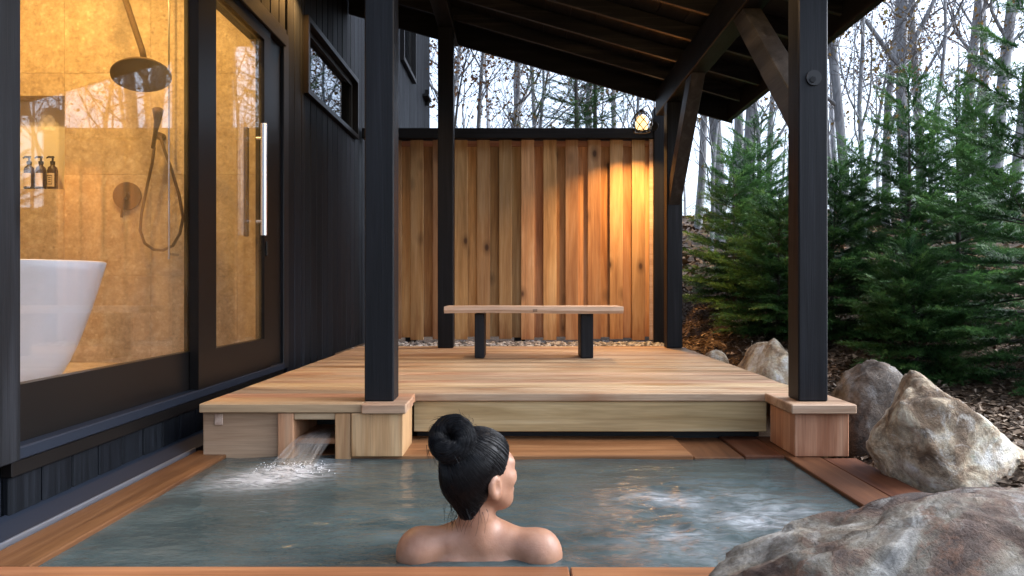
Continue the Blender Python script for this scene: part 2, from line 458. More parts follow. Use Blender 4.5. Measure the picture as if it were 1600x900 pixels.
def island_mat(name, stops, rough=0.8, trans=0.0, attr=None):
    """leaf / chip material: colour varies per loose piece"""
    m, n, l, b = new_mat(name)
    g = n.new('ShaderNodeNewGeometry'); cr = ramp(n, stops); cr.color_ramp.interpolation = 'LINEAR'
    if attr:
        an = n.new('ShaderNodeAttribute'); an.attribute_name = attr; l.new(an.outputs['Fac'], cr.inputs[0])
    else:
        l.new(g.outputs['Random Per Island'], cr.inputs[0])
    l.new(cr.outputs[0], b.inputs['Base Color']); b.inputs['Roughness'].default_value = rough
    b.inputs['Specular IOR Level'].default_value = 0.25
    if trans > 0:
        out = n['Material Output']; t = n.new('ShaderNodeBsdfTranslucent'); l.new(cr.outputs[0], t.inputs[0])
        mx = n.new('ShaderNodeMixShader'); mx.inputs[0].default_value = trans
        l.new(b.outputs[0], mx.inputs[1]); l.new(t.outputs[0], mx.inputs[2]); l.new(mx.outputs[0], out.inputs['Surface'])
    return m


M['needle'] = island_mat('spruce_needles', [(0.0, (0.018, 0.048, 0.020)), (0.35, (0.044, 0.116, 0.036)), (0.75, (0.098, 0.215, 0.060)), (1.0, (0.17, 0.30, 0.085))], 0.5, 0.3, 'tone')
M['leaf'] = island_mat('brown_oak_leaves', [(0.0, (0.09, 0.035, 0.012)), (0.5, (0.17, 0.075, 0.028)), (1.0, (0.26, 0.14, 0.06))], 0.7, 0.35)
M['leaf_y'] = island_mat('ochre_leaves', [(0.0, (0.13, 0.075, 0.02)), (0.6, (0.22, 0.13, 0.04)), (1.0, (0.16, 0.15, 0.05))], 0.7, 0.35)
M['chips'] = island_mat('bark_chips', [(0.0, (0.045, 0.030, 0.020)), (0.45, (0.13, 0.088, 0.056)), (0.8, (0.26, 0.185, 0.125)), (1.0, (0.42, 0.33, 0.25))], 0.8)
M['litter'] = island_mat('fallen_leaves', [(0.0, (0.07, 0.035, 0.015)), (0.5, (0.17, 0.09, 0.04)), (1.0, (0.30, 0.19, 0.10))], 0.8)
M['pebble'] = island_mat('white_gravel', [(0.0, (0.10, 0.095, 0.09)), (0.5, (0.28, 0.27, 0.26)), (1.0, (0.58, 0.57, 0.55))], 0.7)


def bark_mat(name, c0, c1):
    m, n, l, b = new_mat(name)
    tc = n.new('ShaderNodeTexCoord')
    g = noise_n(n, l, mapping(n, l, tc.outputs['Object'], (6, 6, 1.5)), 2.0, 6, 0.65, 0.5)
    cr = ramp(n, [(0.35, c0), (0.65, c1)]); l.new(g, cr.inputs[0])
    l.new(cr.outputs[0], b.inputs['Base Color']); b.inputs['Roughness'].default_value = 0.85
    return m


M['bark'] = bark_mat('grey_bark', (0.16, 0.16, 0.165), (0.38, 0.385, 0.395))
M['bark_dk'] = bark_mat('dark_bark', (0.03, 0.026, 0.022), (0.08, 0.068, 0.058))
M['twig'] = plain('twigs', (0.075, 0.062, 0.055), 0.85)


def ground_mat():
    m, n, l, b = new_mat('forest_floor')
    tc = n.new('ShaderNodeTexCoord'); v = tc.outputs['Object']
    g1 = noise_n(n, l, v, 0.6, 6, 0.6); g2 = noise_n(n, l, v, 14, 6, 0.7); g3 = noise_n(n, l, v, 60, 4, 0.7)
    cr = ramp(n, [(0.3, (0.035, 0.022, 0.014)), (0.5, (0.085, 0.052, 0.03)), (0.7, (0.16, 0.10, 0.055))]); l.new(g2, cr.inputs[0])
    c = mixc(n, l, 0.5, cr.outputs[0], g3, 'OVERLAY')
    c = mixc(n, l, math_n(n, l, 'MULTIPLY', g1, 0.4), c, (0.15, 0.085, 0.04))
    l.new(c, b.inputs['Base Color']); b.inputs['Roughness'].default_value = 0.9
    bp = n.new('ShaderNodeBump'); bp.inputs['Strength'].default_value = 0.8; bp.inputs['Distance'].default_value = 0.04
    l.new(math_n(n, l, 'ADD', g2, g3), bp.inputs['Height']); l.new(bp.outputs[0], b.inputs['Normal'])
    return m


M['ground'] = ground_mat()


def water_mat():
    m, n, l, b = new_mat('milky_spring_water')
    tc = n.new('ShaderNodeTexCoord'); v = tc.outputs['Object']
    at = n.new('ShaderNodeAttribute'); at.attribute_name = 'foam_and_sky_glint'
    g = noise_n(n, l, mapping(n, l, v, (1.0, 2.0, 1.0)), 3.0, 4, 0.6)
    base = ramp(n, [(0.35, (0.034, 0.048, 0.048)), (0.65, (0.056, 0.075, 0.074))]); l.new(g, base.inputs[0])
    st = noise_n(n, l, mapping(n, l, v, (9, 26, 1)), 1.6, 6, 0.7, 1.0)
    sr = ramp(n, [(0.36, (0, 0, 0)), (0.66, (1, 1, 1))]); l.new(st, sr.inputs[0])
    ff = math_n(n, l, 'MULTIPLY', sr.outputs[0], at.outputs['Fac'], True)
    ff = math_n(n, l, 'ADD', ff, math_n(n, l, 'MULTIPLY', at.outputs['Fac'], 0.15), True)
    c = mixc(n, l, ff, base.outputs[0], (0.56, 0.57, 0.59))
    l.new(c, b.inputs['Base Color'])
    l.new(math_n(n, l, 'ADD', math_n(n, l, 'MULTIPLY', ff, 0.5), 0.06), b.inputs['Roughness'])
    b.inputs['IOR'].default_value = 1.33; b.inputs['Specular IOR Level'].default_value = 0.5
    fn = noise_n(n, l, mapping(n, l, v, (1.0, 1.7, 1.0)), 26.0, 4, 0.6, 0.4)
    bp = n.new('ShaderNodeBump'); bp.inputs['Strength'].default_value = 0.28; bp.inputs['Distance'].default_value = 0.012
    l.new(fn, bp.inputs['Height']); l.new(bp.outputs[0], b.inputs['Normal'])
    return m


M['water'] = water_mat()


def fall_mat():
    m, n, l, b = new_mat('falling_water')
    out = n['Material Output']
    tc = n.new('ShaderNodeTexCoord')
    g = noise_n(n, l, mapping(n, l, tc.outputs['UV'], (16, 1.2, 1)), 1.0, 5, 0.6, 0.3)
    b.inputs['Base Color'].default_value = (0.50, 0.46, 0.42, 1); b.inputs['Roughness'].default_value = 0.25
    tr = n.new('ShaderNodeBsdfTransparent'); tr.inputs[0].default_value = (0.92, 0.90, 0.86, 1)
    r = ramp(n, [(0.35, (0.03, 0.03, 0.03)), (0.75, (0.42, 0.42, 0.42))]); l.new(g, r.inputs[0])
    mx = n.new('ShaderNodeMixShader'); l.new(r.outputs[0], mx.inputs[0]); l.new(tr.outputs[0], mx.inputs[1]); l.new(b.outputs[0], mx.inputs[2])
    l.new(mx.outputs[0], out.inputs['Surface'])
    return m


M['fall'] = fall_mat()
M['froth'] = plain('white_froth', (0.75, 0.75, 0.76), 0.3)


def skin_mat():
    m, n, l, b = new_mat('wet_skin')
    tc = n.new('ShaderNodeTexCoord'); v = tc.outputs['Object']
    g = noise_n(n, l, v, 14, 5, 0.6)
    cr = ramp(n, [(0.30, (0.22, 0.100, 0.056)), (0.5, (0.29, 0.145, 0.086)), (0.70, (0.35, 0.185, 0.118))]); l.new(g, cr.inputs[0])
    l.new(cr.outputs[0], b.inputs['Base Color']); b.inputs['Roughness'].default_value = 0.50
    b.inputs['Subsurface Weight'].default_value = 0.12; b.inputs['Subsurface Radius'].default_value = (0.02, 0.008, 0.004)
    b.inputs['Subsurface Scale'].default_value = 0.5
    bp = n.new('ShaderNodeBump'); bp.inputs['Strength'].default_value = 0.16; bp.inputs['Distance'].default_value = 0.003
    l.new(math_n(n, l, 'ADD', noise_n(n, l, v, 220, 3), math_n(n, l, 'MULTIPLY', noise_n(n, l, v, 35, 4), 2.0)), bp.inputs['Height']); l.new(bp.outputs[0], b.inputs['Normal'])
    return m


M['skin'] = skin_mat()
M['hair'] = plain('black_hair', (0.0030, 0.0028, 0.0034), 0.40, 0, 0.14)
M['hairstrand'] = plain('black_hair_strand', (0.0038, 0.0034, 0.0040), 0.33, 0, 0.20)

# ================================================================== TERRAIN
DECK_Z = -0.464
RIM_Z = -0.675
WATER_Z = -0.688


def sstep(a, b, x):
    t = np.clip((np.asarray(x, float) - a) / (b - a), 0, 1); return t * t * (3 - 2 * t)


def ground_h(x, y):
    x = np.asarray(x, float); y = np.asarray(y, float)
    r = np.maximum(0, y - 4.3 + 0.4 * (x - 1.4))
    r = np.where(r > 14, 14 + (1 - np.exp(-(r - 14) / 12)) * 12, r)
    up = -0.62 + 0.15 * r
    k = sstep(1.28, 1.75, x) * 1.0
    k = np.maximum(k, sstep(6.9, 10.0, y) * sstep(-1.6, -1.2, x) * 0.8)
    flat = np.where(y > 5.7, -0.51, -0.80)
    flat = -0.80 + 0.29 * sstep(5.3, 5.75, y)
    h = flat * (1 - k) + up * k
    near = sstep(2.2, 1.2, y)                       # in front of the bath
    h = h * (1 - near) + (-0.82) * near
    h = h + 0.04 * np.sin(x * 1.7 + 0.6) * np.cos(y * 1.3) * sstep(1.6, 3.0, x)
    return h


def gh(x, y): return float(ground_h(x, y))


ax = np.concatenate([-np.geomspace(160, 4.4, 26), np.linspace(-4, 8, 81), np.geomspace(8.4, 170, 30)])
ay = np.concatenate([-np.geomspace(60, 1.2, 16), np.linspace(-1, 14, 101), np.geomspace(14.4, 260, 36)])
GX, GY = np.meshgrid(ax, ay, indexing='ij')
GZ = ground_h(GX, GY)
nxg, nyg = GX.shape
idx = np.arange(nxg * nyg).reshape(nxg, nyg)
quads = np.stack([idx[:-1, :-1], idx[1:, :-1], idx[1:, 1:], idx[:-1, 1:]], -1).reshape(-1, 4)
g_o = obj('ground', mesh_np('ground', np.stack([GX, GY, GZ], -1).reshape(-1, 3), quads, True), M['ground'])
kind(g_o, 'structure')

# ================================================================== HOUSE
WX = -1.44
house = empty('house', (WX, 4.5, -0.66), 'charcoal timber house with sliding glass door and narrow window beside the deck', 'house')
wall = MB()
HT = 5.2
wall.box(WX - 0.16, WX - 0.022, 1.0, 2.07, -0.8, HT)                  # left of the door
wall.box(WX - 0.16, WX - 0.022, 2.07, 4.42, 1.47, HT)                 # above the door
wall.box(WX - 0.16, WX - 0.022, 2.07, 4.42, -0.8, -0.49)              # under the door
wall.box(WX - 0.16, WX - 0.022, 4.42, 4.92, -0.8, HT)
wall.box(WX - 0.16, WX - 0.022, 4.92, 6.45, -0.8, 1.32)
wall.box(WX - 0.16, WX - 0.022, 4.92, 6.45, 1.80, HT)
wall.box(WX - 0.16, WX - 0.022, 6.45, 8.86, -0.8, HT)
wall.box(WX - 0.16, WX - 0.022, 8.86, 9.85, -0.8, 2.78)
wall.box(WX - 0.16, WX - 0.022, 8.86, 9.85, 4.3, HT)
wall.box(WX - 0.16, WX - 0.022, 9.85, 11.80, -0.8, HT)
wall.box(WX - 5.0, WX - 0.16, 11.66, 11.80, -0.8, HT)                 # gable end
wall_o = wall.build('wall', M['siding'], house, (WX, 4.5, -0.66))
# roof of the house, far above the frame
hr = MB(); hr.prism([(WX + 0.55, HT + 0.02), (WX + 0.55, HT + 0.16), (WX - 5.2, HT + 2.2), (WX - 5.2, HT + 2.05)], 1, 0.8, 12.3)
hr.build('roof', M['roofing'], house, (WX, 6, HT))

PITCH = 0.15


def siding(y0, y1, z0, z1):
    y = y0
    while y < y1 - 0.02:
        ye = min(y + PITCH, y1)
        box('siding_board', WX - 0.022, WX + rng.uniform(-0.0015, 0.0015), y + 0.004, ye - 0.004, z0, z1, M['siding'], wall_o, 0.004)
        y = ye


siding(4.56, 4.92, -0.62, HT)
siding(4.92, 6.42, -0.62, 1.315)
siding(4.92, 6.42, 1.815, HT)
siding(6.42, 8.87, -0.62, HT)
siding(8.87, 9.92, -0.62, 2.75)
siding(9.92, 11.79, -0.62, HT)
siding(1.1, 1.99, -0.64, HT)
siding(2.07, 4.44, -0.645, -0.50)
siding(2.0, 4.52, 1.55, HT)
# flashing between house and bath
fl = MB(); fl.prism([(WX - 0.01, -0.640), (WX + 0.085, -0.672), (WX + 0.085, -0.70), (WX - 0.01, -0.70)], 1, 0.9, 5.8)
fl.build('flashing', M['sill'], house, (WX + 0.05, 3, -0.67))
box('flashing_edge', WX + 0.0855, WX + 0.0945, 0.9, 3.06, -0.70, -0.664, M['edge'], house, 0.002)
# door surround
def dark(name, *a, parent=None, mat='dark_z', bev=0.004): return box(name, *a, M[mat], parent, bev)
dark('door_casing', WX - 0.06, WX + 0.04, 1.90, 2.067, -0.485, 1.56, parent=house)
dark('door_casing', WX - 0.06, WX + 0.012, 4.455, 4.555, -0.49, 1.56, parent=house)
dark('door_casing', WX - 0.06, WX + 0.03, 2.068, 4.454, 1.46, 1.56, parent=house, mat='dark_y')
box('door_sill', WX - 0.08, WX + 0.022, 2.068, 4.45, -0.489, -0.452, M['sill'], house, 0.004)
box('sill_trim', WX - 0.02, WX + 0.014, 2.068, 4.45, -0.535, -0.490, M['frame'], house, 0.003)


def door_panel(gx, y0, y1, sl, sr, handle=False):
    """aluminium door leaf: its frame is the part; glass and handle are its pieces"""
    f = MB(); t = 0.02
    f.box(gx - t, gx + t, y0, y0 + sl, -0.451, 1.455)
    f.box(gx - t, gx + t, y1 - sr, y1, -0.451, 1.455)
    f.box(gx - t, gx + t, y0 + sl, y1 - sr, -0.451, -0.283)
    f.box(gx - t, gx + t, y0 + sl, y1 - sr, 1.385, 1.455)
    o = f.build('sliding_door', M['frame'], house, (gx, (y0 + y1) / 2, -0.45))
    box('pane', gx - 0.004, gx + 0.004, y0 + sl, y1 - sr, -0.283, 1.385, M['glass'], o, 0)
    return o


d1 = door_panel(WX - 0.045, 2.05, 3.33, 0.04, 0.03)
d2 = door_panel(WX - 0.002, 3.26, 4.20, 0.19, 0.10)
hb = MB().tube([(WX + 0.055, 3.985, 0.285), (WX + 0.055, 3.985, 0.89)], 0.017, 10)
hb.tube([(WX + 0.055, 3.985, 0.36), (WX + 0.015, 3.985, 0.36)], 0.009, 8).tube([(WX + 0.055, 3.985, 0.81), (WX + 0.015, 3.985, 0.81)], 0.009, 8)
ho = hb.build('handle', M['steel'], d2, (WX + 0.05, 3.985, 0.58)); 
box('inner_handle', WX - 0.085, WX - 0.06, 4.06, 4.085, 0.285, 0.89, M['shower'], d2, 0.004)
box('lock_plate', WX + 0.0185, WX + 0.026, 4.12, 4.15, 0.18, 0.26, M['blackmetal'], d2, 0.002)
box('door_jamb', WX - 0.07, WX - 0.005, 4.202, 4.452, -0.451, 1.458, M['frame'], house, 0.004)


def window(y0, y1, z0, z1, fw, proud):
    f = MB()
    f.box(WX - 0.10, WX + proud, y0, y0 + fw, z0, z1); f.box(WX - 0.10, WX + proud, y1 - fw, y1, z0, z1)
    f.box(WX - 0.10, WX + proud, y0 + fw, y1 - fw, z0, z0 + fw); f.box(WX - 0.10, WX + proud, y0 + fw, y1 - fw, z1 - fw, z1)
    o = f.build('window', M['frame'], house, (WX, (y0 + y1) / 2, z0))
    s = MB(); a = fw; t = 0.035; xs0, xs1 = WX - 0.06, WX - 0.015
    s.box(xs0, xs1, y0 + a, y0 + a + t, z0 + a, z1 - a); s.box(xs0, xs1, y1 - a - t, y1 - a, z0 + a, z1 - a)
    s.box(xs0, xs1, y0 + a + t, y1 - a - t, z0 + a, z0 + a + t); s.box(xs0, xs1, y0 + a + t, y1 - a - t, z1 - a - t, z1 - a)
    s.build('sash', M['blackmetal'], o, (WX - 0.04, (y0 + y1) / 2, z0))
    box('pane', WX - 0.045, WX - 0.038, y0 + a + t, y1 - a - t, z0 + a + t, z1 - a - t, M['glass_win'], o, 0)
    box('dark_backing', WX - 0.158, WX - 0.11, y0 + 0.01, y1 - 0.01, z0 + 0.01, z1 - 0.01, M['dark'], o, 0)  # dark panel standing in for the unlit interior behind the pane
    return o


window(4.90, 6.44, 1.30, 1.82, 0.035, 0.035)
window(8.86, 9.92, 2.75, 4.3, 0.05, 0.05)
# downpipe bracket on the far corner
br = MB().box(WX + 0.003, WX + 0.06, 11.2, 11.24, 2.78, 3.02).box(WX + 0.003, WX + 0.09, 10.9, 11.3, 2.85, 2.88)
br.build('wall_bracket', M['blackmetal'], house, (WX + 0.03, 11.2, 2.9))

# ---- the bathroom behind the glass
BX0, BX1, BY0, BY1, BZ0, BZ1 = -3.75, WX - 0.17, 1.2, 4.35, -0.44, 2.0
bw = MB().box(BX0 - 0.1, BX1 + 0.145, BY1 + 0.122, BY1 + 0.2, BZ0 - 0.1, BZ1 + 0.1)
tw = bw.build('bathroom_wall', M['plaster'], house, (-2.6, BY1 + 0.15, 0))
MB().box(BX0 - 0.1, BX0, BY0, BY1, BZ0, BZ1).build('side_wall', M['tile'], house, (BX0, 3, 0))
MB().box(BX0 - 0.1, BX1, BY0 - 0.1, BY0, BZ0, BZ1).build('end_wall', M['tile'], house, (-2.6, BY0, 0))
MB().box(BX0 - 0.1, BX1 + 0.1, BY0 - 0.1, BY1 + 0.1, BZ1, BZ1 + 0.06).build('bathroom_ceiling', M['plaster'], house, (-2.6, 3, BZ1))
MB().box(BX0 - 0.1, BX1 + 0.08, BY0 - 0.1, BY1 + 0.1, BZ0 - 0.06, BZ0).build('bathroom_floor', M['tile'], house, (-2.6, 3, BZ0))
NX0, NX1, NZ0, NZ1 = -3.25, -2.69, 0.586, 1.135
xs = [BX0, -3.2, -2.69, -2.18, -1.67, BX1 + 0.14]; zs = [BZ0, 0.07, 0.67, 1.27, BZ1]


def tile(x0, x1, z0, z1):
    if x1 - x0 < 0.01 or z1 - z0 < 0.01: return
    box('tile', x0 + 0.0006, x1 - 0.0006, BY1, BY1 + 0.12, z0 + 0.0006, z1 - 0.0006, M['tile'], tw, 0.0008)


for i in range(len(xs) - 1):
    for j in range(len(zs) - 1):
        a0, a1, c0, c1 = xs[i], xs[i + 1], zs[j], zs[j + 1]
        if a1 <= NX0 or a0 >= NX1 or c1 <= NZ0 or c0 >= NZ1:
            tile(a0, a1, c0, c1); continue
        tile(a0, a1, c0, max(c0, NZ0)); tile(a0, a1, min(c1, NZ1), c1)
        m0, m1 = max(c0, NZ0), min(c1, NZ1)
        tile(a0, max(a0, NX0), m0, m1); tile(min(a1, NX1), a1, m0, m1)

# ---- bathroom things
# freestanding tub
prof = []
for i in range(15):
    t = i / 14
    prof.append((0.40 + 0.25 * (t ** 0.62), BZ0 + 0.002 + 0.548 * t))
prof = [(0.30, BZ0 + 0.002)] + prof
top = prof[-1]
prof += [(top[0] - 0.008, top[1] + 0.006), (top[0] - 0.020, top[1] + 0.004)]
for i in range(10):
    t = i / 9
    prof.append((top[0] - 0.028 - 0.23 * t ** 1.6, top[1] - 0.02 - 0.42 * t))
tubm = MB().lathe([(r, z) for r, z in prof], 64, 1.0, 0.56, (-2.465, 3.18, 0))
tub = tubm.build('bathtub', M['tub'], None, (-2.465, 3.18, BZ0), smooth=True)
tag(tub, 'white freestanding egg shaped bathtub behind the glass door', 'bathtub')

# pump bottles in the niche
for i, (bx, lab) in enumerate(((-2.935, 'amber pump bottle in the wall niche, leftmost beside the door casing'),
                              (-2.865, 'amber pump bottle with cream paper label, middle of the niche row'),
                              (-2.795, 'amber pump bottle with framed label, rightmost in the wall niche'))):
    c = (bx, BY1 + 0.055, NZ0)
    b = empty('pump_bottle', c, lab, 'bottle', 'pump bottles in the niche')
    MB().lathe([(0.027, 0.002), (0.029, 0.01), (0.029, 0.115), (0.024, 0.135), (0.012, 0.145), (0.012, 0.155)], 20, 1, 1, c).build('bottle', M['amber'], b, c, smooth=True)
    p = MB().lathe([(0.014, 0.155), (0.014, 0.172), (0.006, 0.173), (0.006, 0.192)], 14, 1, 1, c)
    p.tube([(c[0] + 0.008, c[1], c[2] + 0.196), (c[0] - 0.022, c[1] - 0.004, c[2] + 0.198), (c[0] - 0.034, c[1] - 0.005, c[2] + 0.190)], [0.007, 0.006, 0.004], 8)
    p.build('pump', M['blackmetal'], b, c)
    lm = MB()
    pts = [(c[0] + 0.0298 * math.sin(a), c[1] - 0.0298 * math.cos(a)) for a in [R(x) for x in range(-48, 49, 12)]]
    base = len(lm.v)
    for (px, py) in pts: lm.v += [(px, py, c[2] + 0.018), (px, py, c[2] + 0.098)]
    for k in range(len(pts) - 1): lm.f.append((2 * k, 2 * k + 2, 2 * k + 3, 2 * k + 1))
    lab_o = lm.build('paper_label', M['paper'], b, c)
    if i == 2:
        fr = MB()
        for (z0, z1, a0, a1) in ((0.03, 0.034, -28, 28), (0.082, 0.086, -28, 28), (0.03, 0.086, -30, -26), (0.03, 0.086, 26, 30), (0.045, 0.049, -14, 14), (0.057, 0.061, -14, 14), (0.069, 0.073, -14, 14)):
            r_ = 0.0302
            p0 = (c[0] + r_ * math.sin(R(a0)), c[1] - r_ * math.cos(R(a0))); p1 = (c[0] + r_ * math.sin(R(a1)), c[1] - r_ * math.cos(R(a1)))
            yy = min(p0[1], p1[1]) - (0.0045 if abs(a0) != abs(a1) - 0 and a1 - a0 > 10 else 0.0005)
            fr.box(p0[0], p1[0], c[1] - r_ - 0.0012, c[1] - r_ - 0.0002, c[2] + z0, c[2] + z1)
        fr.build('printed_mark', M['amber'], b, c)

# rain shower, hand shower, valve
c = P(221, 118, 3.85)
rs = empty('rain_shower', c, 'dark bronze rain shower head on long arm', 'shower head')
arm_t = P(186, -60, 3.95)
MB().tube([arm_t, P(196, 0, 3.95), P(222, 78, 3.88), P(226, 98, 3.86)], 0.016, 10).build('arm', M['shower'], rs, c, smooth=True)
MB().lathe([(0.02, 0.065), (0.06, 0.055), (0.12, 0.03), (0.145, 0.006), (0.145, -0.004), (0.12, -0.008), (0.02, -0.008)], 32).build('rose', M['shower'], rs, c, rot=(R(-17), R(-12), 0), smooth=True)
MB().lathe([(0.03, 0), (0.03, 0.06)], 16, 1, 1, (arm_t.x, arm_t.y, arm_t.z - 0.02)).build('ceiling_flange', M['shower'], rs, c)
MB().tube([(arm_t.x, arm_t.y, arm_t.z + 0.02), (arm_t.x, arm_t.y, BZ1 - 0.002)], 0.014, 8).build('ceiling_rod', M['shower'], rs, c)
c = P(193, 305, 4.30)
va = empty('shower_valve', c, 'round dark shower valve plate on tiled wall', 'valve')
pv = MB()
pv.tube([(c.x, BY1 - 0.002, c.z), (c.x, BY1 - 0.016, c.z)], 0.082, 32); pv.build('plate', M['shower'], va, c)
MB().tube([(c.x, BY1 - 0.016, c.z), (c.x, BY1 - 0.06, c.z)], 0.022, 16).build('knob', M['shower'], va, c)
MB().tube([(c.x + 0.002, BY1 - 0.05, c.z), (c.x - 0.012, BY1 - 0.05, c.z - 0.13)], 0.007, 8).build('lever', M['shower'], va, c)
c = P(245, 208, 4.28)
hsr = empty('hand_shower', c, 'dark hand shower with looped hose hanging on tiled wall', 'hand shower')
MB().tube([(c.x, BY1 - 0.001, c.z - 0.01), (c.x, BY1 - 0.05, c.z - 0.01)], 0.022, 14).build('holder', M['shower'], hsr, c)
MB().tube([P(239, 232, 4.22), P(243, 205, 4.22), P(246, 190, 4.19), P(247, 172, 4.14)], [0.011, 0.012, 0.018, 0.03], 12).build('handset', M['shower'], hsr, c, smooth=True)
hp = [(241, 230), (238, 255), (229, 295), (221, 335), (219, 360), (226, 380), (240, 390), (255, 391), (270, 384), (281, 365), (286, 340), (280, 305), (268, 265), (257, 235), (250, 212)]
MB().tube([P(x, y, 4.30) for x, y in hp], 0.0085, 8).build('hose', M['shower'], hsr, c, smooth=True)
c = P(264, 405, 4.24)
gs = empty('glass_edge_glint', c, 'thin bright vertical bar standing in for a glass edge reflection beside the hand shower', 'rail')
MB().tube([(c.x, c.y, c.z), (c.x, c.y, BZ1 - 0.001)], 0.0055, 8).build('rail', M['steel'], gs, c)  # bar added in place of a bright glass-edge reflection
MB().tube([(c.x, c.y, c.z + 0.03), (c.x, BY1 - 0.001, c.z + 0.03)], 0.008, 8).build('mount', M['steel'], gs, c)
# downlights in the bathroom ceiling
for i, (lx, ly, e) in enumerate(((-2.75, 3.68, 9.0), (-1.95, 3.55, 9.0), (-2.9, 1.9, 1.6))):
    c = (lx, ly, BZ1 - 0.012)
    dl = empty('ceiling_downlight', c, ['warm recessed downlight above the wall niche', 'warm recessed downlight above the rain shower', 'warm recessed downlight above the bathtub'][i], 'downlight', 'bathroom downlights')
    MB().lathe([(0.05, 0.0), (0.056, 0.004), (0.056, 0.011), (0.05, 0.011)], 24, 1, 1, c).build('trim_ring', M['blackmetal'], dl, c)
    ld = bpy.data.lights.new('downlight_lamp', 'AREA'); ld.shape = 'DISK'; ld.size = 0.08; ld.energy = e; ld.color = (1.0, 0.58, 0.165)
    lo = bpy.data.objects.new('downlight_lamp', ld); link(lo, dl, (lx, ly, BZ1 - 0.016))

# ================================================================== DECK
DX0, DX1 = -1.285, 1.285
deck = empty('wooden_deck', (0, 4.4, -0.72), 'pale cypress plank deck under the pavilion roof', 'deck')
y = 3.245; bw_ = 0.1165
k = 0
while y < 5.86 - 0.02:
    ye = min(y + bw_, 5.865)
    z = DECK_Z + rng.uniform(-0.0012, 0.0012)
    mt = M['deck']
    box('deck_board', DX0, DX1 + rng.uniform(-0.004, 0.004), y + 0.0032, ye - 0.0032, z - 0.036, z, mt, deck, 0.0045)
    y = ye; k += 1
# boards that run on to the bath on the left
for (y0, y1, x1, mt) in ((3.130, 3.2435, -0.46, 'deck_lamp_warm'), (3.015, 3.1285, -0.632, 'deck_lamp_warm')):
    box('deck_board', DX0, x1, y0 + 0.002, y1 - 0.002, DECK_Z - 0.036, DECK_Z - 0.0005, M[mt], deck, 0.003)
box('deck_board', DX0, -0.632, 2.948, 3.0135, DECK_Z - 0.036, DECK_Z - 0.0005, M['spout'], deck, 0.003)
box('fascia_board', -0.470, 1.095, 3.262, 3.30, -0.637, DECK_Z - 0.038, M['green'], deck, 0.003)
box('shadow_board', -0.470, 1.095, 3.37, 3.39, -0.73, -0.50, M['black'], deck, 0)  # black board standing in for the shade in the gap under the deck
for xx in (-1.2, -0.3, 0.6, 1.2):
    box('joist', xx - 0.03, xx + 0.03, 3.40, 5.80, -0.60, -0.503, M['deck_y'], deck, 0)
    for yy in (3.6, 4.7, 5.75):
        box('deck_foot', xx - 0.05, xx + 0.05, yy - 0.05, yy + 0.05, gh(xx, yy) - 0.06, -0.602, M['deck_y'], deck, 0)
box('edge_board', DX1 - 0.045, DX1 - 0.012, 3.30, 5.84, -0.62, DECK_Z - 0.040, M['deck_y'], deck, 0.003)
# plinth blocks with caps under the front posts
box('plinth', -0.675, -0.468, 2.945, 3.20, RIM_Z - 0.0005, DECK_Z - 0.0385, M['block'], deck, 0.003)
box('plinth_cap', -0.630, -0.452, 2.925, 3.128, DECK_Z - 0.037, DECK_Z + 0.001, M['deck'], deck, 0.004)
box('plinth', 1.102, 1.318, 2.945, 3.24, RIM_Z - 0.0005, DECK_Z - 0.0385, M['block'], deck, 0.003)
box('plinth_cap', 1.080, 1.338, 2.920, 3.2435, DECK_Z - 0.037, DECK_Z + 0.001, M['deck'], deck, 0.004)

# water spout box at the left
sp = empty('water_spout', (-0.95, 3.0, RIM_Z), 'pale timber water spout box pouring into the bath', 'water spout')
box('front_board', -1.285, -0.955, 2.985, 3.02, RIM_Z - 0.06, DECK_Z - 0.038, M['spout'], sp, 0.003)
box('plug_peg', -1.235, -1.202, 2.978, 2.984, -0.555, -0.509, M['deck_y'], sp, 0.002)
for (x0, x1) in ((-0.972, -0.909), (-0.742, -0.679)):
    MB().prism([(x0, 2.955), (x1, 2.955), (x1, 3.30), (x0, 3.30)] if x0 < -0.9 else [(x0, 2.955), (x1, 2.955), (x1, 3.30), (x0, 3.30)], 2, RIM_Z - 0.05, DECK_Z - 0.039).build('cheek_board', M['block'], sp, (x0, 3.1, RIM_Z), bev=0.003)
box('lintel_board', -0.9085, -0.7425, 2.962, 3.0, DECK_Z - 0.066, DECK_Z - 0.039, M['spout'], sp, 0.003)
box('spout_floor', -0.9085, -0.7425, 2.985, 3.30, -0.632, -0.610, M['rim_x'], sp, 0.002)
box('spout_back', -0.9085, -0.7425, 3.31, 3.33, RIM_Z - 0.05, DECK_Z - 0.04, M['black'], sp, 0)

# ================================================================== BATH
PX0, PX1, PY0, PY1 = -1.19, 1.07, 1.785, 2.965
bath = empty('sunken_bath', (0, 2.4, -1.3), 'sunken timber rimmed outdoor bath full of milky water', 'bath')
def rim(x0, x1, y0, y1, m, dz=0.0): box('rim_board', x0, x1, y0, y1, RIM_Z - 0.035 + dz, RIM_Z + dz, M[m], bath, 0.003)
